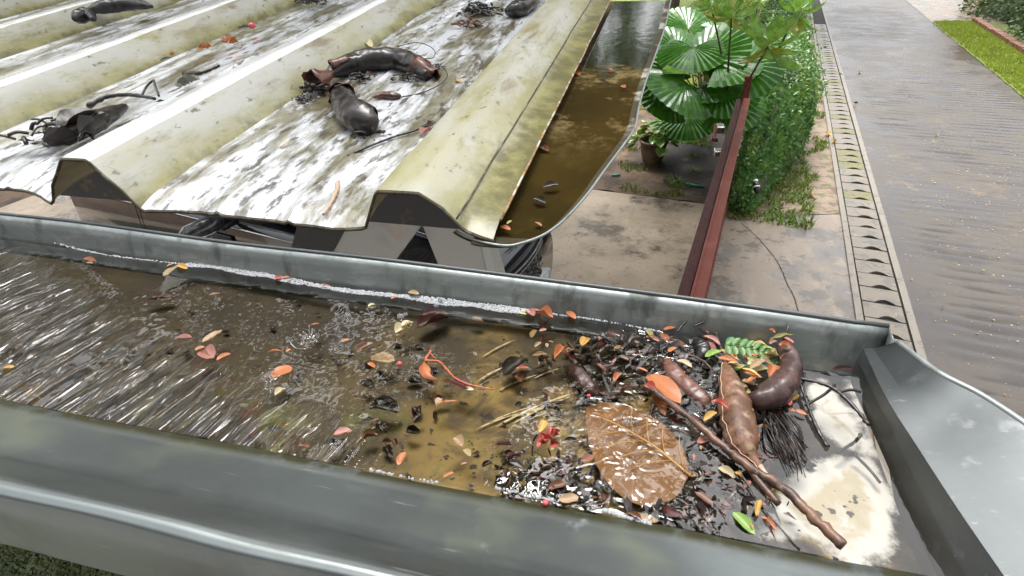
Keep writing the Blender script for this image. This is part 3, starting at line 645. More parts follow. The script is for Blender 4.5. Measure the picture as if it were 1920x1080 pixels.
LEAVES = [  # x1 y1 x2 y2 width colour level kind shape
 (155,482,178,485,.45,'orange',S1,'leaflet',0),(163,494,176,496,.5,'tan',S1,'petal',0),(305,514,333,492,.42,'cream',S1,'petal',0),(330,498,351,503,.6,'yellow',S1,'petal',1),(312,498,326,494,.6,'orange',S1,'petal',0),
 (275,562,326,556,.5,'darkred',S2,'leaf',1),(392,553,413,549,.5,'pink',S2,'leaflet',0),(378,640,415,616,.42,'tan',S1,'bark_flake',2),(326,631,359,630,.42,'pink',S1,'leaflet',0),
 (365,656,383,648,.6,'orange',S1,'petal',0),(377,652,401,668,.62,'pink',S1,'leaflet',0),(405,674,433,662,.55,'orange',S1,'petal',0),(500,657,526,654,.35,'orange',S1,'petal',0),(536,658,544,652,.7,'orange',S1,'petal',0),
 (507,704,549,690,.85,'orange',WATER+.004,'petal',2),(515,740,534,726,.7,'cream',S1,'petal',1),(0,689,26,686,.4,'yellow',S1,'leaflet',0),(28,654,46,648,.7,'orange',S2,'petal',0),(125,684,145,690,.3,'brown',S2,'leaflet',0),
 (70,716,95,708,.4,'brown',S2,'leaflet',0),(514,524,530,521,.8,'red',WATER+.003,'petal',1),(529,521,543,520,.6,'orange',WATER+.003,'petal',0),(600,537,622,538,.5,'pink',WATER+.002,'petal',0),
 (986,582,1002,592,.7,'pink',WATER+.004,'petal',1),(1008,586,1037,597,.7,'orange',WATER+.005,'petal',1),(1000,580,1014,585,.6,'red',WATER+.005,'petal',1),(1062,584,1080,598,.55,'orange',WATER+.004,'petal',0),(974,588,988,591,.6,'paleyellow',S1,'leaflet',0),
 (765,548,786,552,.5,'tan',WATER+.006,'leaflet',0),(742,624,760,610,.7,'cream',WATER+.004,'petal',1),(752,612,774,602,.6,'cream',WATER+.006,'petal',1),(690,576,704,571,.6,'paleyellow',S1,'leaflet',0),
 (782,616,842,592,.55,'darkred',S2,'flower',1),(800,600,840,588,.5,'brown',S2,'flower',1),(884,598,907,601,.6,'brown',S2,'leaflet',0),(668,662,698,644,.6,'brown',S2+.006,'flower',1),(694,664,739,674,.5,'tan',S1,'bark_flake',2),
 (689,680,703,689,.5,'orange',S1,'leaflet',0),(842,712,882,727,.62,'darkred',S1,'leaf',0),(868,728,889,731,.45,'cream',S1,'petal',0),(968,688,992,688,.5,'red',S1,'petal',0),(945,706,986,672,.6,'dark',S2,'leaf',1),(962,700,978,716,.7,'brown',S2,'leaf',1),
 (998,661,1026,658,.42,'tan',S1,'leaflet',0),(1040,672,1062,650,.5,'orange',WATER+.004,'flower',1),(1052,668,1076,655,.4,'tan',WATER+.004,'flower',1),(1091,646,1102,629,.65,'yellow',S1,'leaflet',0),(1059,660,1079,683,.5,'darkred',S2,'leaf',0),(996,630,1004,614,.5,'tan',S1,'leaflet',0),
 (1011,619,1025,616,.55,'pink',S1,'petal',0),(1151,651,1169,646,.45,'tan',S1,'leaflet',0),(1168,641,1202,632,.4,'darkred',S2,'leaflet',0),(1150,716,1166,703,.5,'orange',S1,'petal',1),(1120,680,1136,694,.35,'brown',S1,'leaflet',0),
 (815,757,858,752,.14,'orange',S1,'petal',1),(818,757,830,744,.6,'cream',S1,'petal',1),(690,764,752,772,.45,'dark',S2,'leaf',1),(675,714,701,727,.6,'dark',S2,'leaf',0),(850,820,867,836,.65,'tan',S1,'petal',1),(868,838,882,851,.7,'cream',S1,'petal',1),
 (746,872,760,847,.45,'orange',S1,'leaflet',1),(864,872,876,868,.6,'pink',S1,'petal',0),(831,896,851,887,.42,'orange',S1,'leaflet',0),(1012,812,1022,790,.45,'yellow',S1,'leaflet',0),(1048,938,1085,930,.55,'tan',S1,'bark_flake',2),(1028,916,1062,905,.5,'brown',S1,'leaf',1),
 (1093,862,1112,850,.6,'pink',S1,'petal',1),(1168,962,1237,969,.28,'tan',S1,'bark_flake',2),(1178,962,1205,974,.5,'brown',S1,'leaf',1),(625,815,660,805,.6,'pink',S1,'petal',1),(560,836,582,840,.5,'brown',S1,'leaflet',1),(1072,822,1080,800,.4,'grey',S2,'leaf',0),
 (1210,619,1223,633,.55,'olive',S1,'leaflet',0),(1211,629,1237,638,.45,'pink',S1,'leaflet',0),(1238,619,1254,638,.5,'orange',S1,'leaflet',0),(1244,618,1266,614,.5,'orange',WATER+.004,'leaflet',0),(1256,629,1288,649,.42,'brown',S1,'leaflet',0),(1252,661,1268,653,.5,'orange',S1,'leaflet',0),
 (1301,611,1330,623,.5,'orange',WATER+.006,'leaflet',0),(1329,613,1345,626,.5,'orange',WATER+.005,'leaflet',0),(1312,602,1328,611,.6,'tan',WATER+.008,'leaflet',0),(1318,630,1352,646,.45,'pink',WATER+.004,'leaflet',0),(1324,640,1341,666,.38,'pink',WATER+.003,'leaflet',0),
 (1373,641,1417,656,.40,'paleyellow',WATER+.014,'leaflet',0),(1359,649,1386,661,.4,'yellow',WATER+.010,'leaflet',0),(1322,669,1352,657,.5,'lime',WATER+.006,'leaflet',0),(1349,656,1386,676,.3,'yellow',WATER+.009,'leaflet',1),(1346,671,1384,686,.4,'orange',WATER+.010,'leaflet',0),
 (1379,685,1424,706,.48,'olive',WATER+.006,'leaflet',2),(1411,698,1444,689,.38,'paleyellow',WATER+.010,'leaflet',0),(1391,668,1431,676,.36,'orange',WATER+.012,'leaflet',0),(1411,657,1433,669,.6,'darkred',WATER+.013,'flower',1),(1431,673,1461,667,.45,'tan',WATER+.014,'leaflet',1),(1425,676,1448,685,.6,'tan',WATER+.012,'flower',1),
 (1444,706,1453,684,.6,'orange',WATER+.018,'petal',1),(1444,711,1461,737,.42,'cream',WATER+.022,'petal',0),(1460,722,1479,729,.7,'yellow',WATER+.018,'petal',0),(1465,729,1479,747,.5,'yellow',WATER+.014,'leaflet',0),(1466,740,1482,760,.5,'red',WATER+.010,'petal',1),(1477,768,1491,771,.7,'orange',WATER+.004,'petal',0),
 (1491,769,1513,777,.5,'orange',WATER+.004,'leaflet',0),(1486,751,1497,739,.5,'yellow',S1,'leaflet',0),(1391,711,1417,719,.6,'tan',S1,'leaflet',0),(1402,764,1412,773,.7,'yellow',WATER+.012,'petal',0),(1460,646,1482,651,.6,'orange',WATER+.030,'petal',1),(1443,637,1487,628,.24,'olive',WATER+.022,'leaflet',1),
 (1468,632,1489,643,.5,'red',WATER+.024,'petal',0),(1442,617,1454,623,.7,'orange',WATER+.03,'petal',1),(1442,645,1456,640,.6,'pink',WATER+.022,'petal',0),(1269,677,1297,691,.5,'cream',S1,'leaflet',0),(1213,700,1277,757,.55,'orange',S1,'leaf',0),(1222,742,1248,778,.5,'orange',S2+.006,'leaf',0),
 (1208,722,1230,733,.7,'red',WATER+.010,'petal',1),(1334,751,1366,766,.4,'red',WATER+.024,'petal',1),(1320,791,1343,775,.5,'yellow',S1,'leaflet',0),(1308,829,1333,819,.5,'pink',S1,'leaflet',0),(1346,874,1381,892,.5,'cream',S1,'leaflet',1),(1376,886,1394,898,.4,'yellow',S1,'leaflet',1),(1407,804,1424,819,.45,'orange',S1,'leaflet',0),
 (1425,792,1444,796,.6,'orange',S1,'petal',0),(1374,958,1416,999,.45,'lime',S1,'leaf',0),(1418,968,1426,938,.36,'yellow',WATER+.004,'leaflet',1),(1428,964,1457,994,.35,'orange',S1,'leaflet',1),(1303,924,1337,947,.5,'brown',S1,'leaf',0),(1650,752,1678,757,.5,'yellow',WATER+.008,'petal',1),(1560,693,1602,690,.35,'darkred',S2,'leaf',0),
 (1300,640,1310,655,.4,'darkred',S1,'leaflet',0),(1395,912,1408,900,.45,'pink',S1,'leaflet',0),(1437,930,1455,938,.5,'orange',S1,'petal',0),(1315,960,1330,975,.4,'brown',S1,'leaflet',0),(1296,805,1312,812,.5,'brown',S2,'leaflet',0),(1380,860,1388,850,.6,'orange',S1,'petal',0),(1444,655,1450,668,.5,'brown',WATER+.018,'petal',0),
 (1160,668,1180,676,.5,'brown',S1,'leaflet',0),(1195,690,1215,697,.4,'orange',S1,'leaflet',0),(640,640,655,635,.5,'orange',S1,'petal',0),(582,606,598,604,.4,'orange',S1,'petal',0),(733,560,745,556,.5,'orange',WATER+.003,'petal',0)]
for (x1, y1, x2, y2, wr, col, z, kind, shp) in LEAVES: leafpx(x1, y1, x2, y2, wr, col, z, kind, shape=shp)
LANDMARKS += [(1455, 700, 'the curved brown pod'), (1390, 770, 'the curled brown leaf'), (1200, 855, 'the big amber leaf'), (1400, 640, 'the green compound leaf'), (1030, 825, 'the crumpled red flower'), (830, 690, 'the red-stemmed crescent leaf'),
    (1005, 587, 'the far foam line'), (580, 632, 'the tall raindrop splash'), (508, 712, 'the splash at left'), (1275, 720, 'the sunken red-brown pod'), (1090, 710, 'the sunken dark pod'), (1530, 760, 'the black twigs'), (1470, 840, 'the black fibre bundle'), (1480, 930, 'the long stick'), (1550, 950, 'the white patch'), (1640, 760, 'the end wall'), (330, 500, 'the yellow petals on the foam'), (60, 700, 'the white wavelets'), (720, 690, 'the pink berry'), (700, 890, 'the near waterline'), (1090, 945, 'the near waterline'), (1250, 610, 'the far wall')]

# black and dark rotting leaflets packed in the tail end
DARK = [(1120, 620, 1210, 680), (1130, 640, 1330, 720), (1060, 860, 1160, 930), (1230, 880, 1420, 1000), (1300, 780, 1460, 900), (780, 700, 830, 830), (960, 640, 1090, 790), (1160, 640, 1330, 800), (870, 820, 1110, 900), (620, 790, 760, 850)]
for (x0, y0, x1, y1) in DARK:
    for _ in range(11):
        x, y = random.uniform(x0, x1), random.uniform(y0, y1); a = random.uniform(0, 6.28); l = random.uniform(12, 38)
        leafpx(x, y, x+l*math.cos(a), y+l*math.sin(a)*.7, random.choice([.4, .5, .6]), random.choice(['dark', 'dark', 'darkred', 'dark', 'brown']), FLOOR+random.uniform(.004, .022), 'leaf', "dark rotting leaf scrap sunk in the gutter water among the debris", "sunken leaf scraps in the gutter", random.choice([0, 1, 1]), 25)
for _ in range(46):
    x, y = random.choice([(random.uniform(1180, 1500), random.uniform(610, 700)), (random.uniform(1290, 1460), random.uniform(780, 990)), (random.uniform(1000, 1160), random.uniform(620, 720))]); a = random.uniform(0, 6.28); l = random.uniform(8, 17)
    leafpx(x, y, x+l*math.cos(a), y+l*math.sin(a)*.7, random.choice([.4, .5]), random.choice(['orange', 'yellow', 'tan', 'brown', 'pink']), WATER+random.uniform(-.006, .004), 'leaflet', "tiny orange or brown leaflet scattered among the packed debris at the gutter's end", "tiny leaflets packed in the debris", 0, 20)
# soggy mat of rotted scraps at the gutter's end
for mi_, (nm, mcol) in enumerate((("rotted_litter", 'dark'), ("brown_litter", 'darkred'))):
    b = MB()
    for _ in range(1500 if mi_ == 0 else 500):
        x, y = random.choice([(random.gauss(1290, 95), random.gauss(700, 55)), (random.gauss(1360, 60), random.gauss(880, 60)), (random.uniform(930, 1180), random.uniform(845, 950)), (random.gauss(1150, 60), random.gauss(660, 30)), (random.gauss(1250, 80), random.gauss(960, 22)), (random.gauss(1330, 40), random.gauss(640, 22))])
        if x > 1500 or ((x-1200)/105)**2+((y-855)/100)**2 < 1: continue
        c = AZ(x, y, WATER-.002); c.z = random.uniform(FLOOR+.006, WATER+.0015)
        if not (ynear(c.x)+.004 < c.y < yfar(c.x)-.004): continue
        r = random.choice([.002, .003, .004, .006, .009, .012]); n = random.randint(5, 8); a0 = random.uniform(0, 6); tx, ty = random.gauss(0, .35), random.gauss(0, .35); el = random.uniform(.10, .6)
        pp = []
        for k in range(n):
            dx, dy = math.cos(k*6.283/n)*r*random.uniform(.5, 1.2), math.sin(k*6.283/n)*r*el*random.uniform(.5, 1.2); dx, dy = dx*math.cos(a0)-dy*math.sin(a0), dx*math.sin(a0)+dy*math.cos(a0)
            pp.append(c+Vector((dx, dy, dx*tx+dy*ty)))
        b.add([c+Vector((0, 0, .0008))]+pp, [(0, k+1, (k+1) % n+1) for k in range(n)])
    tag(b.build(nm, LM[mcol], smooth=False), kind='stuff')
for k in range(26):
    x, y = random.gauss(1408, 24), max(650, random.gauss(688, 24)); a = random.uniform(-.8, .9)+random.choice([0, 3.14]); l = random.uniform(20, 42)
    leafpx(x, y, x+l*math.cos(a), y+l*math.sin(a)*.6, random.choice([.4, .5]), random.choice(['paleyellow', 'olive', 'yellow', 'orange', 'lime', 'tan', 'orange']), WATER+random.uniform(.004, .022), 'leaflet', "yellow, green or orange leaflet heaped between the compound leaf and the curved pod", "leaflets heaped in the clump by the curved pod", random.choice([0, 1, 0]), 28)
# fine sediment on the floor
b = MB()
for _ in range(300):
    x = random.uniform(-.75, .2); y = random.uniform(.33, .60); r = random.choice([.0012, .0016, .002, .0035, .006])*(1.6 if x > .0 else 1)
    if nz(x*9, y*9, 4) < -.05 and x < 0: continue
    n = random.randint(5, 7); c = Vector((x, y, FLOOR+.0045+random.uniform(0, .001))); a0 = random.uniform(0, 6)
    b.add([c+Vector((math.cos(a0+k*6.283/n)*r*random.uniform(.5, 1.3), math.sin(a0+k*6.283/n)*r*random.uniform(.4, 1.0), 0)) for k in range(n)], [tuple(range(n))])
tag(b.build("sediment", LM['dark'], smooth=False), kind='stuff')

# the big amber leaf
lf = empty("leaf", AZ(1290, 893, WATER-.0045), 0, "big rounded amber leaf lying just under the rippling water in the gutter, the largest leaf", "leaf")
c0 = Vector(lf.location)
out_px = [(1290, 893), (1291, 865), (1280, 832), (1254, 800), (1222, 775), (1180, 757), (1140, 748), (1108, 754), (1098, 770), (1101, 800), (1110, 838), (1120, 870), (1140, 902), (1172, 928), (1210, 943), (1248, 938), (1274, 920)]
P = spline([AZ(x, y, WATER+.001)-c0 for x, y in out_px]+[Vector((0, 0, 0))], 4)[:-1]
tip = AZ(1112, 775, WATER)-c0
rings = 6; vs_ = []; n = len(P)
cen = tip*.5
for q in range(1, rings+1):
    for p in P:
        v = cen.lerp(p, q/rings); v.z = .0025-.003*(q/rings)**2*(.4+.9*nz(p.x*30, p.y*30, 1))+.0008*nz(v.x*60, v.y*60)
        vs_.append(v)
vs_.append(Vector((cen.x, cen.y, .0035)))
fs = [(len(vs_)-1, k, (k+1) % n) for k in range(n)]
for q in range(rings-1):
    for k in range(n): fs.append((q*n+k, (q+1)*n+k, (q+1)*n+(k+1) % n, q*n+(k+1) % n))
mesh("blade", vs_, fs, MT['amber'], lf)
b = MB(); b.tube(spline([Vector((.006, .001, .002)), Vector((0, 0, .003)), tip*.3+Vector((0, .004, .0058)), tip*.65+Vector((0, .003, .005)), tip*.92+Vector((0, 0, .002))], 5), lerp_list([.0011, .0010, .0008, .0005, .0003], 21), 6)
for t, sgn in ((.15, 1), (.3, 1), (.45, 1), (.6, 1), (.05, -1), (.22, -1), (.38, -1), (.55, -1)):
    d = tip.normalized(); nn = Vector((-d.y, d.x, 0))*sgn
    A = tip*t+Vector((0, .003, .0045)); b.tube(spline([A, A+d*.014+nn*.016+Vector((0, 0, .0003)), A+d*.024+nn*.034+Vector((0, 0, -.002))], 4), .00028, 5)
b.build("midrib", MT['vein'], lf)

# curled dry leaf standing out of the water
lf = empty("leaf", AZ(1357, 682, WATER+.01), 0, "curled dry brown leaf rolled lengthwise, propped on the debris left of the brown pod", "leaf")
c0 = Vector(lf.location)
sp_ = spline([AZ(1360, 680, WATER+.012)-c0, AZ(1376, 730, WATER+.018)-c0, AZ(1386, 780, WATER+.016)-c0, AZ(1398, 830, WATER+.010)-c0, AZ(1412, 855, WATER+.006)-c0, AZ(1436, 890, WATER+.003)-c0], 6)
wl = lerp_list([.003, .0125, .0165, .0175, .0155, .010, .004, .0028], len(sp_))
vs_, fs = [], []; k = 11
for i, p in enumerate(sp_):
    d = (sp_[min(i+1, len(sp_)-1)]-sp_[max(i-1, 0)]).normalized(); x = d.cross(Vector((0, 0, 1))).normalized(); u = x.cross(d)
    for j in range(k):
        th = (j/(k-1)*2-1)*1.9
        vs_.append(p+(x*math.sin(th)*(-1)+u*(math.cos(th)-.5))*wl[i]*(1+.16*nz(i*.7, j*.8)+.055*math.sin(i*2.1+abs(j-2)*.5)))
for i in range(len(sp_)-1):
    for j in range(k-1): q = i*k+j; fs.append((q, q+1, q+k+1, q+k))
o = mesh("blade", vs_, fs, MT['curl'], lf); solid(o, .0005)
b = MB(); b.tube([vs_[i*k+2]+Vector((0, 0, .0004)) for i in range(len(sp_))], .0006, 6)
for i in range(4, len(sp_)-6, 3): b.tube([vs_[i*k+2], vs_[(i+1)*k+5], vs_[(i+1)*k+8]], .0003, 5)
b.tube([sp_[-4], sp_[-2], AZ(1452, 905, WATER+.004)-c0], [.003, .0024, .0016], 8)
b.build("midrib", MT['curlvein'], lf)

# green compound leaf
lf = empty("compound_leaf", AZ(1362, 640, WATER+.014), 0, "fresh green feathery compound leaf among orange leaflets at the far wall", "leaf")
c0 = Vector(lf.location); st_ = spline([AZ(1358, 646, WATER+.014)-c0, AZ(1395, 650, WATER+.018)-c0, AZ(1430, 662, WATER+.016)-c0, AZ(1455, 684, WATER+.008)-c0], 6)
b = MB(); b.tube(st_, .0006, 6); b.build("stalk", MT['petiole'], lf)
lme = blade_mesh("leaflet", .52, LM['green'], .2, .05, 1.0, .55)
for i in range(1, 18, 2):
    for sgn in (1, -1):
        o = bpy.data.objects.new("leaflet", lme); COL.objects.link(o); o.parent = lf; o.location = st_[i]
        d = (st_[i+1]-st_[i-1]); a = math.atan2(d.y, d.x)+sgn*1.15
        l = .0155*(1-.25*i/18); o.scale = (l, l, l); o.rotation_euler = (R(random.uniform(-15, 15)), R(-14*sgn), a)

# pods, twigs, berries in the gutter
def podline(name, pts, rads, m, label, group="seed pods", n=14, husk=None):
    c = sum(pts, Vector())/len(pts); e = empty(name, c, 0, label, "seed pod", group)
    sp = spline([p-c for p in pts], 7); rr = lerp_list(rads, len(sp))
    rr = [r*(1+.05*nz(i*.5, c.x*50)) for i, r in enumerate(rr)]
    sp2 = spline(sp, 3); rr2 = lerp_list(rr, len(sp2)); b = MB(); b.tube(sp2, rr2, 26); rm = max(rads)
    for i, v in enumerate(b.v):
        if i >= len(sp2)*26: break
        q = sp2[i//26]; d = v-q; f = 1+.13*nz(v.x/rm*1.1, v.y/rm*1.1, v.z/rm*1.1+c.x*9)+.05*nz(v.x/rm*3, v.y/rm*3, v.z/rm*3)
        ca = (i % 26)/26*6.283
        f -= .10*max(0, math.cos((ca-1.2)*1)**15)+.05*max(0, math.cos(ca*1-3.6)**21)
        f += .005*math.sin(i//26*1.1+math.sin(ca*2)*1.2)
        b.v[i] = q+d*f
    o = b.build("pod_body", m, e); return e, sp, rr
def gpx(pts, z=WATER): return [AZ(x, y, z+dz) for x, y, dz in pts]
e, sp, rr = podline("seed_pod", gpx([(1466, 640, .016), (1472, 655, .016), (1482, 680, .015), (1476, 710, .014), (1455, 735, .012), (1425, 748, .010), (1402, 742, .008)]), [.002, .009, .0115, .0125, .014, .0155, .0155, .012, .003], MT['podbrown'], "curved glossy brown seed pod lying on the debris near the gutter's far corner")
b = MB(); b.tube([sp[1], sp[0]+Vector((.004, .006, .006)), sp[0]+Vector((.006, .012, .016))], [.002, .0014, .0012], 6); b.build("stalk", MT['twigdark'], e)
podline("seed_pod", gpx([(1246, 672, -.006), (1262, 700, -.004), (1290, 728, -.003), (1318, 752, -.004), (1330, 762, -.006)]), [.003, .0105, .0105, .0105, .009, .003], MT['podred'], "reddish brown seed pod half sunk in the rippling water beside the orange leaf")
podline("seed_pod", gpx([(1068, 688, -.010), (1085, 705, -.008), (1105, 728, -.008), (1125, 742, -.010)]), [.003, .0095, .0105, .009, .003], MT['podbrown'], "dark brown seed pod sunk in the water above the big amber leaf")
podline("seed_pod", gpx([(1300, 640, .002), (1315, 650, .002), (1318, 662, .0), (1308, 676, -.004)]), [.003, .009, .010, .008, .003], MT['pod'], "short black seed pod under the pink leaflets near the far wall")
def twig(name, pts, r0_, r1_, m, label, branches=(), group=None, cat="twig"):
    c = pts[0]; e = empty(name, c, 0, label, cat, group); sp = spline([p-c for p in pts], 7); n = len(sp)
    for i in range(1, n-1): sp[i] += Vector((nz(i*.9, c.x*40), nz(i*.9, c.y*40+5), nz(i, 2)*.5))*r0_*.7
    b = MB(); b.tube(sp, [(r0_+(r1_-r0_)*i/(n-1))*(1+.45*nz(i*.9, c.x*90)) for i in range(n)], 8); b.build("stem", m, e)
    for bp in branches:
        b = MB(); b.tube(spline([p-c for p in bp], 5), r1_*.7, 6); b.build("side_twig", m, e)
    return e
twig("stick", gpx([(1212, 722, .008), (1300, 790, .009), (1360, 840, .008), (1400, 872, .008), (1480, 925, .006), (1530, 975, .005), (1582, 1024, .004)]), .0034, .0050, MT['twig'], "long pale-to-dark brown stick lying diagonally across the gutter debris", [gpx([(1400, 872, .006), (1425, 905, .003), (1460, 945, .002)])], cat="stick")
twig("twig", gpx([(1488, 708, .012), (1530, 716, .015), (1565, 730, .017), (1600, 762, .015), (1629, 797, .014)]), .0017, .0023, MT['twigdark'], "arched dark brown twig reaching from the brown pod to the end wall", [gpx([(1572, 736, .016), (1595, 731, .017), (1614, 735, .016)])])
twig("twig", gpx([(1492, 700, .012), (1508, 740, .008), (1520, 775, .005), (1535, 810, .003), (1552, 838, .002)]), .0013, .0024, MT['twigdark'], "black crooked twig standing in the water left of the arched twig", [gpx([(1510, 760, .006), (1545, 740, .010), (1565, 722, .012)]), gpx([(1508, 700, .010), (1506, 720, .010), (1512, 745, .008)])])
twig("twig", gpx([(1270, 622, .010), (1282, 606, .014), (1298, 591, .018)]), .0013, .0008, MT['twigdark'], "short black twig leaning on the far wall left of the orange leaflets", [gpx([(1276, 616, .011), (1292, 598, .014), (1297, 594, .014)])])
twig("twig", gpx([(1300, 612, .012), (1330, 600, .018), (1352, 595, .02), (1373, 594, .02)]), .0014, .0008, MT['twigdark'], "thin black curved twig touching the far wall above the orange leaflets")
twig("twig", gpx([(1290, 665, .003), (1310, 672, .004), (1325, 682, .005), (1334, 693, .004)]), .0011, .0009, MT['twig'], "small reddish brown twig left of the curled brown leaf")
twig("twig", gpx([(1385, 880, .004), (1410, 920, .003), (1450, 975, .002), (1500, 1030, .001)]), .0010, .0008, MT['twigdark'], "long thin black twig lying just below the diagonal stick")
twig("twig", gpx([(1570, 850, -.012), (1600, 830, -.014), (1615, 815, -.015)]), .0012, .0022, MT['twigdark'], "sunken dark twig over the white patch at the gutter's end", [gpx([(1600, 850, -.015), (1630, 880, -.018), (1650, 905, -.018)])])
twig("stem", gpx([(808, 657, .004), (800, 670, .003), (797, 677, .003)]), .0016, .0014, MT['stemred'], "short red stem joined to the crescent orange leaf", [])
twig("stem", gpx([(799, 676, .003), (822, 678, .004), (836, 690, .004), (850, 706, .003), (866, 716, .003), (892, 724, .003), (926, 730, .002)]), .0014, .0008, MT['stemred'], "long wavy red leaf stem trailing right of the crescent orange leaf", [gpx([(806, 660, .004), (812, 668, .004), (818, 672, .004)])], cat="stem")
# crescent leaf
lf = empty("leaf", AZ(795, 680, WATER+.003), 0, "orange crescent-shaped folded leaf at the head of the wavy red stem", "leaf"); c0 = Vector(lf.location)
oi = spline([AZ(796, 680, WATER+.003)-c0, AZ(806, 690, WATER+.006)-c0, AZ(808, 702, WATER+.006)-c0, AZ(821, 714, WATER+.003)-c0], 6)
oo = spline([AZ(796, 680, WATER+.003)-c0, AZ(785, 692, WATER+.003)-c0, AZ(795, 708, WATER+.003)-c0, AZ(821, 715, WATER+.003)-c0], 6)
vs_ = []; fs = []
for p, q in zip(oi, oo): vs_ += [p, p.lerp(q, .5)+Vector((0, 0, .004)), q]
for i in range(len(oi)-1): fs += [(3*i, 3*i+1, 3*i+4, 3*i+3), (3*i+1, 3*i+2, 3*i+5, 3*i+4)]
mesh("blade", vs_, fs, LM['orange'], lf)
def berry(x, y, r, label, P=None, m='berry'):
    p = AZ(x, y, WATER+r*.6) if P is None else P
    bm = bmesh.new(); bmesh.ops.create_icosphere(bm, subdivisions=3, radius=r)
    for v in bm.verts: v.co *= 1+.10*nz(v.co.x/r*1.5, v.co.y/r*1.5, x); v.co.z *= .85
    me = bpy.data.meshes.new("berry"); bm.to_mesh(me); bm.free(); me.materials.append(MT[m])
    for q in me.polygons: q.use_smooth = True
    o = bpy.data.objects.new("berry", me); COL.objects.link(o); o.location = p; return tag(o, label, "berry")
berry(749, 682, .0034, "small pink berry at the end of the tan bark flake"); berry(1023, 943, .0030, "bright red berry stranded at the near waterline"); berry(1104, 742, .0022, "tiny red berry just above the big amber leaf")
# crumpled red flower
def crumple(name, px, py, sz, m, label, n=9, plane=None, cat="flower", tall=.5):
    p = AZ(px, py, WATER+.003) if plane is None else plane(px, py)
    e = empty(name, p, 0, label, cat)
    me = [blade_mesh("petal", .7, m, .6, .3, 1.2, .6, 8, .16, k) for k in range(2)]
    for k in range(n):
        o = bpy.data.objects.new("petal", me[k % 2]); COL.objects.link(o); o.parent = e
        l = sz*random.uniform(.6, 1.1); o.scale = (l, l, l); o.location = (random.uniform(-.2, .2)*sz, random.uniform(-.2, .2)*sz, random.uniform(0, .2)*sz)
        o.rotation_euler = (R(random.uniform(-60, 60)), R(random.uniform(-60, 10))*tall, k*6.283/n+random.uniform(-.3, .3))
    return e
crumple("flower", 1031, 825, .014, LM['red'], "crumpled bright red flower soaking in the water left of the amber leaf")
crumple("flower", 765, 610, .007, LM['cream'], "small cream curled flower with dark edges floating near the far foam", 6)
crumple("flower", 1062, 660, .008, LM['orange'], "small orange curled flower floating above the yellow stain", 7)
# fibre bundle
e = empty("fibre_bundle", AZ(1450, 780, WATER), 0, "tangled bundle of black plant fibres below the curved brown pod", "fibres"); c0 = Vector(e.location); b = MB()
for k in range(46):
    x0, y0 = random.uniform(1432, 1475), random.uniform(768, 800); x1, y1 = x0+random.uniform(20, 60), y0+random.uniform(50, 105); mx_, my_ = (x0+x1)/2+random.uniform(-14, 14), (y0+y1)/2+random.uniform(-8, 8)
    b.tube([p-c0 for p in spline(gpx([(x0, y0, random.uniform(-.004, .010)), (mx_, my_, random.uniform(0, .012)), (x1, y1, random.uniform(-.006, .006))]), 5)], random.choice([.0004, .0006, .0009]), 5)
b.build("fibres", MT['twigdark'], e)
e = empty("root_tangle", AZ(1300, 660, WATER), 0, "dark matted tangle of thin roots and stalks between pods and amber leaf", "root tangle"); c0 = Vector(e.location); b = MB()
for k in range(30):
    x0, y0 = random.choice([(random.uniform(1270, 1350), random.uniform(605, 700)), (random.uniform(1290, 1450), random.uniform(800, 1000)), (random.uniform(940, 1110), random.uniform(850, 930))]); a = random.uniform(0, 6.28); l = random.uniform(20, 70)
    x1, y1 = x0+l*math.cos(a), y0+l*math.sin(a)*.6
    b.tube([p-c0 for p in spline(gpx([(x0, y0, random.uniform(-.015, .003)), ((x0+x1)/2+random.uniform(-10, 10), (y0+y1)/2+random.uniform(-8, 8), random.uniform(-.01, .005)), (x1, y1, random.uniform(-.015, .002))]), 4)], random.choice([.0004, .0006, .001]), 5)
b.build("roots", MT['twigdark'], e)

# ------------------------------------------------------------------ carport roof
car_roof = empty("carport", (0, .7, 3.117), 0, "carport roof of dirty corrugated steel sheets littered with black pods", "carport"); CO = Vector(car_roof.location)
YE, ZE, SL, SX = .70, 3.117, .0889, .00996
EY = .70
def pan_pt(x, y, off=0.0):          # sight line onto the roof pan plane
    d = ray(x, y); n = Vector((1, 0, 0)).cross(Vector((SX, 1, SL))); P0 = Vector((-.478, YE, ZE+off)); return CAM+d*(((P0-CAM).dot(n))/d.dot(n))
# cross-section at the eave: (x, height, material)
def ridge(c):  # big ridge: base left, crest, base right
    return [(c-.135, 0), (c-.058, .072), (c-.052, .076), (c, .078), (c+.006, .074), (c+.068, .004), (c+.074, 0)]
prof_x = []
for c in (-2.79, -2.16, -1.53, -.905):
    prof_x += ridge(c)
    if c < -.95:
        for q in (.17, .33): prof_x += [(c+q-.010, 0), (c+q, .004), (c+q+.010, 0)]
prof_x += [(-.70, 0), (-.69, .0045), (-.68, 0), (-.56, 0), (-.55, .0045), (-.54, 0), (-.425, 0), (-.418, .002), (-.392, .049), (-.387, .053), (-.324, .054), (-.318, .050), (-.262, .012), (-.252, .008), (-.212, .001)]
dense = []
for (x0, z0), (x1, z1) in zip(prof_x[:-1], prof_x[1:]):
    n = max(1, int((x1-x0)/.02))
    for k in range(n): dense.append((x0+(x1-x0)*k/n, z0+(z1-z0)*k/n))
dense.append(prof_x[-1])
NV = 150
def vlen(j): t = j/(NV-1); return 5.2*(t**1.9)
rv, rf, mi = [], [], []
def eave_y(x):
    return YE+.012*nz(x*5, 3)+.006*nz(x*16, 8)+(.05 if x < -1.03 else 0)*min(1, (-1.03-x)*8)-(.0)
nP = len(dense)
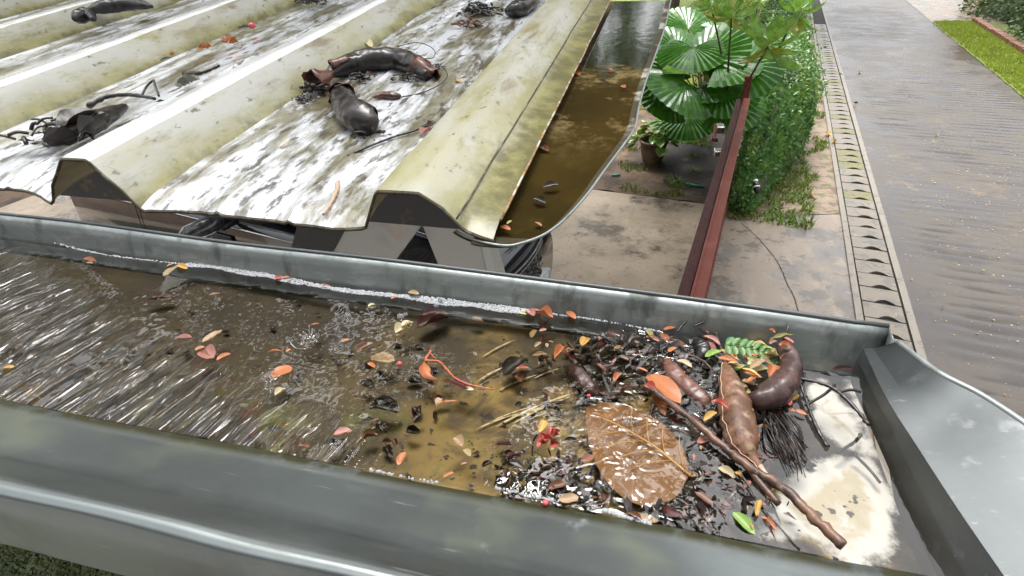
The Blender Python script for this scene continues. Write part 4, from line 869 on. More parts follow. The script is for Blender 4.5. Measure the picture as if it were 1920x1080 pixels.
for j in range(NV):
    v = vlen(j)
    for (x, h) in dense:
        y = max(eave_y(x), 0)+v
        z = ZE+h+SL*(y-YE)+.0035*nz(x*3, y*2.2, 1)+.0018*nz(x*11, y*7, 5)
        if v < .06 and h < .02: z -= .010*(1-v/.06)**2
        if x < -1.06: z -= .012
        rv.append(Vector((x+SX*(y-YE)+.003*nz(y*3, x*.5, 9), y, z))-CO)
for j in range(NV-1):
    for i in range(nP-1):
        rf.append((j*nP+i, j*nP+i+1, (j+1)*nP+i+1, (j+1)*nP+i))
        h0, h1 = dense[i][1], dense[i+1][1]
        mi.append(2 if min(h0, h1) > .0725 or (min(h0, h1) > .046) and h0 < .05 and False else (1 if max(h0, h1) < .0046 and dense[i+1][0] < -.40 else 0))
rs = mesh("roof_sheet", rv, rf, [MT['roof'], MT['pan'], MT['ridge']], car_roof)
def foot(i):
    h0 = dense[max(i-1, 0)][1]; h = dense[i][1]; h1 = dense[min(i+1, nP-1)][1]
    return max(0, 1-h/.068) if (h1 < h-.001 or h0 > h+.001) else (.25 if h > .06 else .45)
rs.data.attributes.new('dirt', 'FLOAT', 'POINT').data.foreach_set('value', [foot(i) for j in range(NV) for i in range(nP)])
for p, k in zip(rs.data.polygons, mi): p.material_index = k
for p in rs.data.polygons: p.use_smooth = True
solid(rs, .003)
em = rs.modifiers.new("edges", 'EDGE_SPLIT'); em.split_angle = R(40)
# dirty eave edge and the lap seam of the end sheet
b = MB(); b.tube([rv[i]+Vector((0, -.001, -.002)) for i in range(nP)], .0026, 6); b.build("eave_edge", MT['grime'], car_roof)
b = MB(); b.tube([Vector((-.268+SX*(y-YE)+.003*nz(y*6, 3), y, ZE+.019+SL*(y-YE)+.0035*nz(-.27*3, y*2.2, 1)))-CO for y in [.70+3.6*k/70 for k in range(71)]], .0017, 5); b.build("lap_seam", MT['grime'], car_roof)
# rust-stained lip along the outer side of the last sheet
b = MB(); pts = []
for j in range(0, 60):
    y = .735+2.6*(j/59)**1.5; pts.append(Vector((-.211+SX*(y-YE)+.002*nz(y*8, 2), y, ZE+.0015+SL*(y-YE)))-CO)
b.tube(pts, .0022, 6); b.build("sheet_lip", MT['rust'], car_roof)
# outer pan holding brown water
out = [(855, 434), (872, 444), (905, 455), (950, 462), (985, 455), (1020, 441), (1050, 420), (1078, 392), (1105, 360), (1130, 325), (1165, 278), (1190, 240), (1198, 200), (1212, 150), (1232, 95), (1247, 50), (1258, 0)]
OP = spline([pan_pt(x, y, -.014) for x, y in out], 6)
vs_, fs = [], []; K = 14
for p in OP:
    yin = p.y+.0; xin = -.245+SX*(yin-YE)
    if p.y < .78 and p.x < -.13: yin = p.y+.10*max(0, (p.x+.26)/.13) if False else p.y
    for k in range(K):
        t = k/(K-1); xx = p.x+(min(xin, p.x-.003)-p.x)*t
        z = ZE-.014+SL*(p.y-YE)-.010*math.sin(math.pi*min(1, t*1.0))**.6*(1 if p.y > .72 else .3)
        vs_.append(Vector((xx, p.y, z))-CO)
for i in range(len(OP)-1):
    for k in range(K-1): q = i*K+k; fs.append((q, q+1, q+K+1, q+K))
o = mesh("outer_pan", vs_, fs, MT['panfloor'], car_roof); solid(o, .003)
b = MB(); b.tube([p-CO+Vector((0, 0, .001)) for p in OP], .0022, 8); b.build("pan_rim", MT['galv_far'], car_roof)
vs_ = []; 
for i, p in enumerate(OP):
    xin = -.245+SX*(p.y-YE); 
    for k in range(6): vs_.append(Vector((p.x-.002+(min(xin, p.x-.006)-p.x)*k/5, p.y+.001, ZE-.0165+SL*(p.y-YE))))
fs = [(i*6+k, i*6+k+1, (i+1)*6+k+1, (i+1)*6+k) for i in range(len(OP)-1) for k in range(5)]
tag(mesh("roof_water", vs_, fs, MT['brownwater']), kind='structure')
# truss bars under the eave
def bar(name, px4, Y0, dep, m):
    b = MB(); f = [AY(x, y, Y0)-CO for x, y in px4]; k = [p+Vector((0, dep, .0)) for p in f]
    b.hexa(f+k); return bevel(b.build(name, m, car_roof, smooth=False), .003)
bar("truss_bar", [(560, 560), (688, 560), (800, 410), (640, 410)], 1.02, .008, MT['steel'])
bar("truss_flange", [(520, 560), (575, 560), (655, 415), (560, 408)], 1.012, .05, MT['steel_dark'])
bar("truss_bar", [(846, 560), (924, 560), (896, 430), (782, 400)], 1.0, .05, MT['steel'])
bar("truss_flange", [(924, 560), (946, 560), (912, 445), (893, 430)], .992, .05, MT['steel_light'])
b = MB(); b.box((-3.2, .26, -.14), (-.24, .32, -.03)); bevel(b.build("purlin", MT['steel_dark'], car_roof, smooth=False), .003)

# debris on the roof
def RP(x, y, off=.004): return pan_pt(x, y, off)
def rpts(l): return [RP(x, y, z) for x, y, z in l]
def leafroof(x1, y1, x2, y2, wr, col, kind, label, off=.006, shape=0):
    return leafpx(x1, y1, x2, y2, wr, col, 0, kind, label, None, shape, 14, lambda x, y: RP(x, y, off))
e, sp, rr = podline("seed_pod", rpts([(612, 142, .020), (650, 122, .026), (700, 112, .028), (750, 112, .026), (785, 126, .022), (803, 142, .016)]), [.006, .023, .028, .029, .028, .026, .022, .012], MT['pod'], "long curved black seed pod with a torn reddish end in the middle of the roof", "seed pods")
def husk(parent, base, d, l, r, m, name="husk"):
    b = MB(); vs_, fs = [], []; n = 12; d = d.normalized(); x = d.cross(Vector((0, 0, 1))).normalized(); u = x.cross(d)
    for i in range(6):
        t = i/5
        for k in range(n+1):
            a = k/n*5.2; rr_ = r*(1-.55*t)*(1+.35*nz(k*.8, i*.9, l*99)); ed = l*t*(1+.35*nz(k*1.7, 3))
            vs_.append(base+d*ed+(x*math.cos(a)+u*math.sin(a))*rr_)
    for i in range(5):
        for k in range(n): q = i*(n+1)+k; fs.append((q, q+1, q+n+2, q+n+1))
    o = mesh(name, vs_, fs, m, parent); solid(o, .0012); return o
husk(e, sp[-8], sp[-1]-sp[-8]+Vector((.02, 0, 0)), .075, .029, MT['husk']); husk(e, sp[2]+Vector((0, .010, .012)), Vector((.5, .5, .2)), .05, .018, MT['husk'])
e, sp, rr = podline("seed_pod", rpts([(638, 168, .022), (644, 190, .026), (660, 212, .028), (688, 226, .026), (704, 230, .020)]), [.009, .026, .028, .032, .034, .030, .014], MT['pod'], "stubby glossy black seed pod with white shine, lowest of the roof's middle heap")
husk(e, sp[4], sp[0]-sp[8], .05, .030, MT['husk'])
e = empty("pod_husk", RP(590, 175), 0, "split brown pod husk with black pulp inside, left of the stubby pod", "pod husk", "seed pods"); c0 = Vector(e.location)
husk(e, Vector((0, 0, .02)), Vector((.3, .9, .1)), .06, .034, MT['husk'], "shell")
b = MB()
for k in range(26):
    p = Vector((random.uniform(-.02, .03), random.uniform(-.03, .02), .008+random.uniform(0, .02))); b.tube([p, p+Vector((random.uniform(-.015, .015), random.uniform(-.015, .015), random.uniform(-.005, .006)))], random.uniform(.002, .005), 6)
b.build("pulp", MT['twigdark'], e)
b = MB(); b.tube([RP(575, 140, .03)-c0, RP(555, 130, .04)-c0, RP(536, 121, .045)-c0], [.003, .0022, .0026], 7); b.build("stalk", MT['twig'], e)
def tuft(px, py, n, sz, label, m='twigdark', cat="debris"):
    e = empty("dark_debris", RP(px, py), 0, label, cat); b = MB()
    for k in range(n):
        p = Vector((random.gauss(0, .35), random.gauss(0, .3), abs(random.gauss(.12, .1))))*sz; q = p+Vector((random.uniform(-.5, .5), random.uniform(-.4, .4), random.uniform(-.1, .15)))*sz
        b.tube(spline([p, p.lerp(q, .5)+Vector((0, 0, .05*sz)), q], 3), sz*random.uniform(.015, .05), 5)
    for k in range(n//2):
        c = Vector((random.gauss(0, .35), random.gauss(0, .3), abs(random.gauss(.08, .08))))*sz; vs_ = []
        for q in range(7): a = q*.9; vs_.append(c+Vector((math.cos(a)*random.uniform(.08, .22), math.sin(a)*random.uniform(.06, .18), random.uniform(-.06, .08)))*sz)
        b.add(vs_, [(0, 1, 2, 3), (0, 3, 4), (0, 4, 5, 6)])
    b.build("scraps", MT[m], e); return e
tuft(572, 190, 26, .04, "ragged black rotted tuft at the foot of the split husk"); tuft(612, 175, 18, .035, "black shreds between the split husk and the stubby pod")
tuft(668, 150, 22, .05, "black tangle of stalks between the long curved pod and the stubby pod"); tuft(760, 150, 16, .05, "black scraps in the crook of the long curved pod"); tuft(700, 255, 9, .05, "thin black scraps just below the stubby pod")
tuft(900, 25, 40, .09, "heap of black stalks and brown shreds near the top of the roof pan"); tuft(590, 5, 30, .10, "black debris heap on the upper roof left of the top heap")
tuft(815, 128, 18, .03, "black stalks frayed from the torn end of the long pod"); tuft(880, 48, 20, .07, "reddish brown shreds below the top heap on the roof", 'husk')
podline("seed_pod", rpts([(948, 20, .02), (965, 18, .024), (985, 8, .026), (1010, -12, .022)]), [.008, .024, .030, .028, .012], MT['pod'], "thick black seed pod with red shreds against the right ridge, top of frame")
podline("seed_pod", rpts([(165, 20, .05), (200, 12, .052), (245, 8, .05), (285, 12, .046)]), [.008, .024, .026, .022, .006], MT['pod'], "straight black seed pod lying on the far left ridge")
podline("seed_pod", rpts([(138, 36, .05), (150, 30, .052), (165, 28, .05), (176, 36, .046)]), [.006, .024, .026, .020, .008], MT['pod'], "round black seed pod end beside the straight pod on the left ridge")
podline("seed_pod", rpts([(700, 182, .010), (718, 178, .011), (738, 180, .011), (752, 180, .009)]), [.003, .0075, .009, .008, .003], MT['husk'], "small wrinkled brown pod tied to the thin looping tendril")
twig("tendril", rpts([(752, 182, .010), (790, 174, .008), (822, 160, .010), (838, 145, .014), (834, 130, .018), (820, 122, .016)]), .0014, .0012, MT['twigdark'], "thin looping black tendril right of the long curved pod", cat="tendril")
twig("tendril", rpts([(745, 88, .014), (775, 80, .018), (800, 84, .02), (815, 96, .018), (812, 108, .012), (795, 110, .01)]), .0013, .0011, MT['twigdark'], "thin black tendril looping above the long curved pod", cat="tendril")
twig("twig", rpts([(652, 292, .005), (690, 275, .007), (740, 256, .008), (780, 244, .009), (812, 232, .010)]), .0026, .0018, MT['twigdark'], "long black twig lying across the pan below the stubby pod", [rpts([(780, 244, .01), (800, 232, .015), (812, 226, .018)])])
leafroof(790, 252, 815, 236, .7, 'pink', 'petal', "pale pinkish petal at the tip of the long black roof twig", .010, 1); leafroof(804, 240, 822, 226, .6, 'darkred', 'petal', "dark red petal above the pale petal by the roof twig", .012, 1)
leafroof(853, 150, 867, 158, .8, 'yellow', 'petal', "golden yellow petal on the pan left of the right ridge"); leafroof(865, 145, 881, 140, .6, 'cream', 'petal', "cream petal touching the golden petal left of the right ridge")
leafroof(684, 74, 706, 90, .35, 'cream', 'leaflet', "peach slim leaflet on the yellow ridge face above the long pod", .02); leafroof(524, 276, 566, 256, .4, 'cream', 'leaf', "pale tan leaf scrap on the pan left of the stubby pod")
twig("bark_strip", rpts([(606, 402, .004), (618, 385, .006), (630, 362, .007), (634, 340, .005)]), .0026, .0034, MT['curlvein'], "curved tan bark strip at the eave of the roof pan", cat="bark strip")
podline("seed_pod", rpts([(84, 268, .012), (115, 256, .016), (150, 240, .018), (190, 222, .018), (235, 200, .014)]), [.008, .020, .024, .021, .008], MT['pod'], "fat black rotting pod lying along the left ridge in the lower left heap")
tuft(120, 258, 34, .10, "large black crumpled leaf heap by the left ridge, low on the roof")
leafroof(105, 240, 235, 195, .55, 'dark', 'leaf', "broad black wet leaf on the left heap of the roof", .035, 1); leafroof(78, 272, 190, 235, .55, 'dark', 'leaf', "crumpled black leaf at the lower end of the left roof heap", .02, 1); leafroof(150, 250, 225, 215, .6, 'dark', 'leaf', "folded black leaf between the broad leaf and the ridge on the left heap", .03, 1)
twig("twig", rpts([(165, 200, .02), (200, 182, .03), (245, 178, .03), (290, 185, .03)]), .006, .004, MT['twigdark'], "thick black arched stalk above the left leaf heap", [rpts([(265, 182, .03), (275, 162, .045), (288, 150, .055)]), rpts([(288, 150, .055), (292, 165, .045), (298, 180, .035)])])
twig("twig", rpts([(345, 138, .03), (370, 138, .034), (392, 132, .04), (412, 122, .05)]), .006, .0025, MT['twigdark'], "black pointed stalk behind the grey curled leaf on the roof")
crumple("leaf", 352, 160, .035, LM['grey'], "grey green curled leaf clump resting on the ridge above the left heap", 5, lambda x, y: RP(x, y, .072), "leaf", .4)
leafroof(364, 180, 396, 194, .45, 'dark', 'leaflet', "small black leaf stuck on the green ridge face below the grey clump", .05); leafroof(294, 192, 318, 188, .5, 'dark', 'leaflet', "small black leaflet on the white ridge crest", .078)
crumple("flower", 388, 92, .030, LM['orange'], "orange wilted flower in the upper left pan", 5, lambda x, y: RP(x, y, .006)); crumple("flower", 428, 82, .030, LM['orange'], "orange-red wilted flower right of the other orange flower", 5, lambda x, y: RP(x, y, .006))
leafroof(318, 100, 332, 94, .7, 'orange', 'petal', "tiny orange petal left of the two wilted flowers"); leafroof(288, 114, 300, 112, .7, 'orange', 'petal', "tiny orange petal, leftmost in the upper left pan"); leafroof(300, 115, 335, 102, .3, 'dark', 'leaflet', "slim black leaflet between the tiny orange petals")
berry(472, 48, .012, "shiny red berry among black scraps in the upper left pan", RP(472, 48, .012)); tuft(462, 52, 16, .04, "black scraps around the red berry on the roof")
leafroof(688, 140, 700, 132, .5, 'darkred', 'petal', "dark red scrap on the long curved pod", .045)
for (x1, y1, x2, y2, c, lab) in [(1076, 134, 1092, 144, 'orange', "orange leaflet floating in the brown water beside the sheet edge"), (1140, 128, 1152, 134, 'orange', "small peach leaflet in the middle of the brown pan water"), (1012, 274, 1040, 286, 'brown', "dark red leaflet in the brown pan water"), (938, 424, 970, 436, 'orange', "bright orange leaf at the low end of the brown pan"), (1003, 416, 1024, 428, 'pink', "slim pink leaflet near the rim of the brown pan"), (950, 420, 966, 410, 'paleyellow', "round pale green leaflet touching the bright orange leaf"), (1018, 352, 1068, 346, 'dark', "long blackish leaf sunk in the brown pan"), (1000, 372, 1040, 384, 'dark', "black rotted leaf sunk below the long blackish leaf"), (1165, 160, 1176, 168, 'orange', "tiny orange petal near the outer rim of the brown pan")]:
    leafroof(x1, y1, x2, y2, .5, c, 'leaflet', lab, -.014)

# ------------------------------------------------------------------ dark pickup under the carport
trk = empty("pickup_truck", (-1.02, 4.18, 0), math.atan2(-.207, .979), "dark grey pickup parked under the corrugated carport roof, seen through the gap", "pickup")
def loft(name, sts, m, closed=True):
    n = len(sts[0]); vs_ = [p for s in sts for p in s]; fs = []
    for i in range(len(sts)-1):
        for k in range(n if closed else n-1): a = i*n+k; b2 = i*n+(k+1) % n; fs.append((a, b2, b2+n, a+n))
    fs.append(tuple(range(n))[::-1]); fs.append(tuple((len(sts)-1)*n+k for k in range(n)))
    return mesh(name, vs_, fs, m, trk)
def sect(x, hw, zb, zs, zt, inset):
    r = [(-hw*.96, zb), (-hw, zb+.15), (-hw*1.0, (zb+zs)/2), (-hw*.985, zs-.06), (-hw*.95, zs), (-hw+inset, zt-.02), (-hw*.4, zt), (0, zt+.012)]
    return [Vector((x, y, z)) for y, z in r]+[Vector((x, -y, z)) for y, z in reversed(r[:-1])]
o = loft("body", [sect(-5.1, .88, .5, 1.25, 1.27, .08), sect(-5.0, .92, .45, 1.29, 1.31, .10), sect(-3.9, .93, .4, 1.30, 1.32, .10), sect(-2.3, .93, .38, 1.30, 1.31, .10), sect(-1.5, .93, .38, 1.28, 1.30, .14), sect(-.8, .92, .38, 1.23, 1.27, .16), sect(-.3, .90, .40, 1.14, 1.19, .2), sect(-.08, .84, .42, 1.00, 1.05, .25), sect(.0, .74, .45, .86, .90, .25)], MT['carpaint'])
o = loft("cab", [sect(-4.0, .78, 1.25, 1.40, 1.45, .1), sect(-3.8, .76, 1.25, 1.72, 1.78, .12), sect(-2.9, .77, 1.25, 1.76, 1.82, .12), sect(-2.2, .77, 1.25, 1.70, 1.75, .14), sect(-1.55, .82, 1.22, 1.30, 1.33, .2)], MT['glass'])
b = MB(); b.box((-3.7, -.66, 1.80), (-2.3, .66, 1.845)); bevel(b.build("roof_panel", MT['carpaint'], trk), .03)
def tbox(name, a, b_, m, bev=.01, parent=trk):
    q = MB(); q.box(a, b_); return bevel(q.build(name, m, parent, smooth=False), bev, 3)
def arc_bars(name, zs_, m, r=.012, x0=.0, hw=.70, bow=.12):
    b = MB()
    for z in zs_: b.tube([Vector((x0+.03-bow*(k/8-1)**2 if False else x0+.04-bow*((k-8)/8)**2, -hw+2*hw*k/16, z)) for k in range(17)], r, 6)
    return b.build(name, m, trk)
b = MB()
for k in range(16):
    y0, y1 = -.72+1.44*k/16, -.72+1.44*(k+1)/16; f = lambda y: .035-.13*(y/.72)**2
    b.hexa([Vector((f(y0)-.08, y0, .50)), Vector((f(y0), y0, .50)), Vector((f(y1), y1, .50)), Vector((f(y1)-.08, y1, .50)), Vector((f(y0)-.12, y0, .98)), Vector((f(y0)-.02, y0, .98)), Vector((f(y1)-.02, y1, .98)), Vector((f(y1)-.12, y1, .98))])
gr = b.build("grille", MT['blackplastic'], trk, smooth=False)
b = MB()
for j in range(4):
    for k in range(13):
        y = -.6+.1*k+(.05 if j % 2 else 0); f = .045-.13*(y/.72)**2; z = .62+.075*j
        b.tube([Vector((f, y+.035*math.cos(q*1.047), z+.035*math.sin(q*1.047))) for q in range(7)], .006, 5)
b.build("mesh_insert", MT['mirrorcase'], gr)
arc_bars("grille_bar", [.95, .90], MT['mirrorcase'], .014); arc_bars("grille_bar", [.58], MT['chrome'], .008)
b = MB()
for k in range(20):
    y0, y1 = -.80+1.60*k/20, -.80+1.60*(k+1)/20; f = lambda y: .125-.16*(y/.8)**2
    b.hexa([Vector((f(y0)-.10, y0, .46)), Vector((f(y0), y0, .46)), Vector((f(y1), y1, .46)), Vector((f(y1)-.10, y1, .46)), Vector((f(y0)-.10, y0, .52)), Vector((f(y0)-.015, y0, .52)), Vector((f(y1)-.015, y1, .52)), Vector((f(y1)-.10, y1, .52))])
b.build("bumper_guard", MT['silver'], trk, smooth=False)
for sgn in (-1, 1):
    b = MB(); b.hexa([Vector((-.32, sgn*.90, .86)), Vector((-.03, sgn*.72, .84)), Vector((-.02, sgn*.56, .86)), Vector((-.2, sgn*.6, .88)), Vector((-.40, sgn*.885, 1.06)), Vector((-.10, sgn*.72, 1.0)), Vector((-.07, sgn*.56, .99)), Vector((-.25, sgn*.6, 1.05))])
    bevel(b.build("headlight", MT['lamp'], trk), .02)
    for xx in (-.95, -4.0):
        wh = empty("wheel", (xx, sgn*.84, .38)); wh.parent = trk
        b = MB()
        rg_ = [(.30, -.12), (.36, -.125), (.385, -.08), (.385, .08), (.36, .125), (.30, .12)]; n = 28
        for i, (r, y) in enumerate(rg_):
            for k in range(n): b.v.append(Vector((r*math.cos(6.283*k/n), y, r*math.sin(6.283*k/n))))
        for i in range(5):
            for k in range(n): b.f.append((i*n+k, i*n+(k+1) % n, (i+1)*n+(k+1) % n, (i+1)*n+k))
        b.build("tyre", MT['tyre'], wh)
        b = MB()
        for k in range(6): a = k*1.047; b.tube([Vector((0, sgn*.09, 0)), Vector((.29*math.cos(a), sgn*.10, .29*math.sin(a)))], [.05, .035], 6)
        b.tube([Vector((.29*math.cos(k*.2244), sgn*.1, .29*math.sin(k*.2244))) for k in range(29)], .02, 6, False)
        b.build("rim", MT['silver'], wh)
# near-side mirror, handle, seams, trim
mr = empty("mirror", (-2.42, -.93, 1.34)); mr.parent = trk
b = MB(); sec = []
for x_, y_, hx, hz in [(0, -.02, .05, .03), (.01, -.10, .055, .035), (.015, -.18, .085, .075), (.01, -.30, .095, .085), (-.01, -.42, .085, .075), (-.03, -.47, .04, .035)]:
    sec.append([Vector((x_+hx*math.cos(q*.628)*(1.0), y_, .06+hz*math.sin(q*.628))) for q in range(10)])
vs_ = [p for s in sec for p in s]; fs = [(i*10+k, i*10+(k+1) % 10, (i+1)*10+(k+1) % 10, (i+1)*10+k) for i in range(5) for k in range(10)]+[tuple(range(10)), tuple(50+k for k in range(10))[::-1]]
mesh("mirror_housing", vs_, fs, MT['mirrorcase'], mr)
b = MB(); b.tube([Vector((.10, -.12, .03)), Vector((.105, -.30, .03)), Vector((.08, -.45, .04))], .006, 6); b.build("mirror_trim", MT['chrome'], mr)
b = MB(); b.box((-.04, -.14, -.03), (.06, .04, .03)); bevel(b.build("mirror_arm", MT['blackplastic'], mr), .015)
dh = empty("door_handle", (-2.62, -.945, 1.12)); dh.parent = trk
b = MB(); b.box((-.13, -.004, -.05), (.13, .01, .05)); bevel(b.build("handle_recess", MT['blackplastic'], dh), .02)
b = MB(); b.tube([Vector((-.13, -.02, -.01)), Vector((0, -.035, -.02)), Vector((.13, -.02, -.01))], .012, 8); b.build("handle_grip", MT['chrome'], dh)
for pts in ([(-2.75, -.934, 1.28), (-2.72, -.937, 1.0), (-2.76, -.937, .7)], [(-1.42, -.93, 1.26), (-1.46, -.936, 1.0), (-1.36, -.937, .7)], [(-3.8, -.934, 1.28), (-3.82, -.937, .95), (-3.6, -.937, .7)]):
    b = MB(); b.tube(spline(pts, 6), .004, 5); b.build("door_seam", MT['blackplastic'], trk)
b = MB(); b.tube([Vector((-4.9, -.925, 1.27)), Vector((-3, -.932, 1.275)), Vector((-1.5, -.93, 1.262))], .007, 6); b.build("window_trim", MT['chrome'], trk)
b = MB(); b.tube(spline([Vector((-1.4, -.40, 1.325)), Vector((-.8, -.42, 1.285)), Vector((-.3, -.40, 1.20))], 6), .022, 8); b.build("hood_crease", MT['carpaint'], trk)
tbox("wheel_arch", (-1.40, -.955, .50), (-.55, -.90, .82), MT['blackplastic'], .08)

# ------------------------------------------------------------------ gate
gate = empty("gate", W(0, -1.56), 0, "long red brown wooden gate with steel top rail, seen from above", "gate")
GO = Vector(gate.location)
b = MB(); b.hexa([W(-3.6, -1.655, .08)-GO, W(-3.6, -1.578, .08)-GO, W(2.46, -1.578, .08)-GO, W(2.46, -1.655, .08)-GO, W(-3.6, -1.655, 1.48)-GO, W(-3.6, -1.578, 1.48)-GO, W(2.46, -1.578, 1.48)-GO, W(2.46, -1.645, 1.48)-GO])
o = bevel(b.build("wooden_panel", MT['wood'], gate, smooth=False), .006)
b = MB()
for k, (t, z) in enumerate(((-1.648, 1.484), (-1.632, 1.487), (-1.615, 1.485), (-1.598, 1.488))):
    for j in range(1):
        b.hexa([W(-3.6, t-.006, z-.01)-GO, W(-3.6, t+.006, z-.01)-GO, W(2.45, t+.006, z-.01)-GO, W(2.45, t-.006, z-.01)-GO, W(-3.6, t-.004, z)-GO, W(-3.6, t+.004, z)-GO, W(2.45, t+.004, z)-GO, W(2.45, t-.004, z)-GO])
b.build("board_edges", MT['wood'], gate, smooth=False)
b = MB(); b.hexa([W(-3.6, -1.574, 1.40)-GO, W(-3.6, -1.49, 1.40)-GO, W(2.44, -1.49, 1.40)-GO, W(2.44, -1.574, 1.40)-GO, W(-3.6, -1.574, 1.505)-GO, W(-3.6, -1.49, 1.505)-GO, W(2.44, -1.49, 1.505)-GO, W(2.44, -1.574, 1.505)-GO])
rail = bevel(b.build("top_rail", MT['redsteel'], gate, smooth=False), .006)
b = MB(); pts = [W(-3.6+.12*k, -1.548+.003*nz(k*.7, 3), 1.5075)-GO for k in range(51)]; b.tube(pts, .0035, 5); b.build("weld_bead", MT['redsteel'], rail)
b = MB(); b.hexa([W(-3.6, -1.574, .08)-GO, W(-3.6, -1.51, .08)-GO, W(2.44, -1.51, .08)-GO, W(2.44, -1.574, .08)-GO, W(-3.6, -1.574, .18)-GO, W(-3.6, -1.51, .18)-GO, W(2.44, -1.51, .18)-GO, W(2.44, -1.574, .18)-GO]); b.build("bottom_rail", MT['redsteel'], gate, smooth=False)
b = MB(); A = AZ(1352, 240, 1.15)-GO
q = [AZ(1351, 232, 1.25)-GO, AZ(1342, 234, 1.25)-GO, AZ(1338, 262, 1.25)-GO, AZ(1346, 263, 1.25)-GO]
b.tube(q, .022, 8); b.build("handle", MT['redsteel'], gate)
b = MB(); p = AZ(1348, 238, 1.3)-GO; b.box((p.x-.03, p.y-.10, p.z-.05), (p.x+.06, p.y+.06, p.z+.03)); p = AZ(1344, 283, 1.3)-GO; b.box((p.x-.03, p.y-.08, p.z-.04), (p.x+.06, p.y+.05, p.z+.02)); bevel(b.build("latch", MT['chrome'], gate, smooth=False), .01)
gp = empty("gate_post", W(2.62, -1.56), rz_road, "red brown steel gate post at the far end of the wooden gate", "post")
b = MB(); b.box((-.045, -.05, 0), (.045, .05, 1.72)); bevel(b.build("shaft", MT['redsteel'], gp, smooth=False), .006)
b = MB(); b.box((-.052, -.057, 1.722), (.052, .057, 1.74)); bevel(b.build("cap", MT['redsteel'], gp, smooth=False), .006)

# ------------------------------------------------------------------ foliage helpers
def card(b, p, nrm, l, wd, up=None):
    nrm = nrm.normalized(); x = nrm.cross(Vector((random.gauss(0, 1), random.gauss(0, 1), random.gauss(0, 1)))).normalized(); y = nrm.cross(x)
    b.add([p, p+x*l*.5+y*wd*.5+nrm*l*.06, p+x*l, p+x*l*.5-y*wd*.5+nrm*l*.06], [(0, 1, 2), (0, 2, 3)])
# hedge: mound with leafy skin
hed = empty("hedge", W(3.6, -1.0), 0, "clipped green small-leaved hedge mound between the red gate and the drain", "hedge"); HO = Vector(hed.location)
def hedge_pt(u, th):      # u along the road, th over the section
    s = 2.3+7.15*u; end = math.sin(min(1, u*3.2+.22)*1.57)
    wd0, wd1 = -1.46, -1.46+.92*min(1, .27+u*2.3)
    hgt = (1.28-.1*u)*end**.6*(.52+.48*min(1, u*4+.15))
    x = (wd0+wd1)/2+(wd1-wd0)/2*math.copysign(abs(math.cos(th))**.55, -math.cos(th))
    z = hgt*abs(math.sin(th))**.45
    p = W(s+(-.16*math.sin(th)*(1-u)**6), x, z); k = .16*nz(p.x*1.9, p.y*1.9, p.z*1.9)+.06*nz(p.x*6, p.y*6, p.z*6)
    return p, k
def hedge_surf(u, v):
    p, k = hedge_pt(u, math.pi*v); c = W(2.45+7*u, -1.0, .45); d = (p-c).normalized(); return p+d*(k-.07)-HO
grid("inner_twigs", 60, 24, hedge_surf, MT['hedgecore'], hed)
b = MB()
for _ in range(21000):
    u = random.random()**1.7; v = random.random(); th = math.pi*v; p, k = hedge_pt(u, th)
    if _ < 2600: p, k = hedge_pt(0, th); p = p.lerp(W(2.2, -1.28, .12), random.random()**.7); k = 0; c = W(2.45+7*u, -1.0, .45); d = (p-c).normalized()
    gap = nz(p.x*1.7, p.y*1.7, p.z*1.7+9)
    if gap > .5 and random.random() < .7: continue
    q = p+d*(k+random.gauss(-.015, .035))-HO
    if q.z < .01-HO.z: continue
    card(b, q, d+Vector((random.gauss(0, .6), random.gauss(0, .6), random.gauss(.2, .5))), random.uniform(.045, .085), random.uniform(.032, .052))
b.build("foliage", MT['hedge'], hed)
# near-side low end of the hedge
def mound_plant(name, c, rx, ry, hz, n, l, m, label, cat="shrub", group=None, core=True):
    e = empty(name, c, 0, label, cat, group); b = MB()
    if core:
        def cs(u, v):
            a = u*6.283; t = v*1.5; k = .72+.15*nz(math.cos(a)*2+c.x, math.sin(a)*2, t*2); return Vector((rx*k*math.cos(t)*math.cos(a), ry*k*math.cos(t)*math.sin(a), hz*k*math.sin(t)))
        grid("inner_twigs", 20, 8, cs, MT['hedgecore'], e)
    for _ in range(n):
        a = random.uniform(0, 6.283); t = math.asin(random.random()); d = Vector((math.cos(t)*math.cos(a), math.cos(t)*math.sin(a), math.sin(t)))
        k = random.uniform(.7, 1.05)*(1+.28*nz(d.x*2+c.x, d.y*2+c.y, d.z*2))
        card(b, Vector((d.x*rx, d.y*ry, d.z*hz))*k, d+Vector((random.gauss(0, .7), random.gauss(0, .7), random.gauss(.3, .6))), l*random.uniform(.6, 1.3), l*random.uniform(.35, .55))
    b.build("foliage", m, e); return e
mound_plant("shrub", W(5.5, -1.15, .9), .7, 1.6, .9, 5000, .07, MT['hedge'], "darker leafy shrub rising behind the hedge top")
mound_plant("shrub", W(11.5, -1.25), .65, 3.4, 1.15, 6000, .09, MT['hedge'], "dense dark shrub row along the drain beyond the hedge")
mound_plant("shrub", W(8.2, -1.9), .8, 1.2, 1.7, 4500, .10, MT['crown'], "dark bushy shrub behind the fan palm and broad-leaved plant")
mound_plant("shrub", W(17, -1.1), .7, 3.0, 1.6, 3500, .11, MT['hedge'], "distant leafy shrub beside the upper end of the drain")
mound_plant("shrub", W(21.5, 6.9), 1.6, 3.2, 1.5, 4500, .16, MT['crown'], "dark leafy shrub behind the brick edging near the cream house")
mound_plant("shrub", W(15.0, 6.7), 1.5, 3.0, 1.7, 4500, .16, MT['crown'], "dark leafy shrub behind the brick edging at the right border")

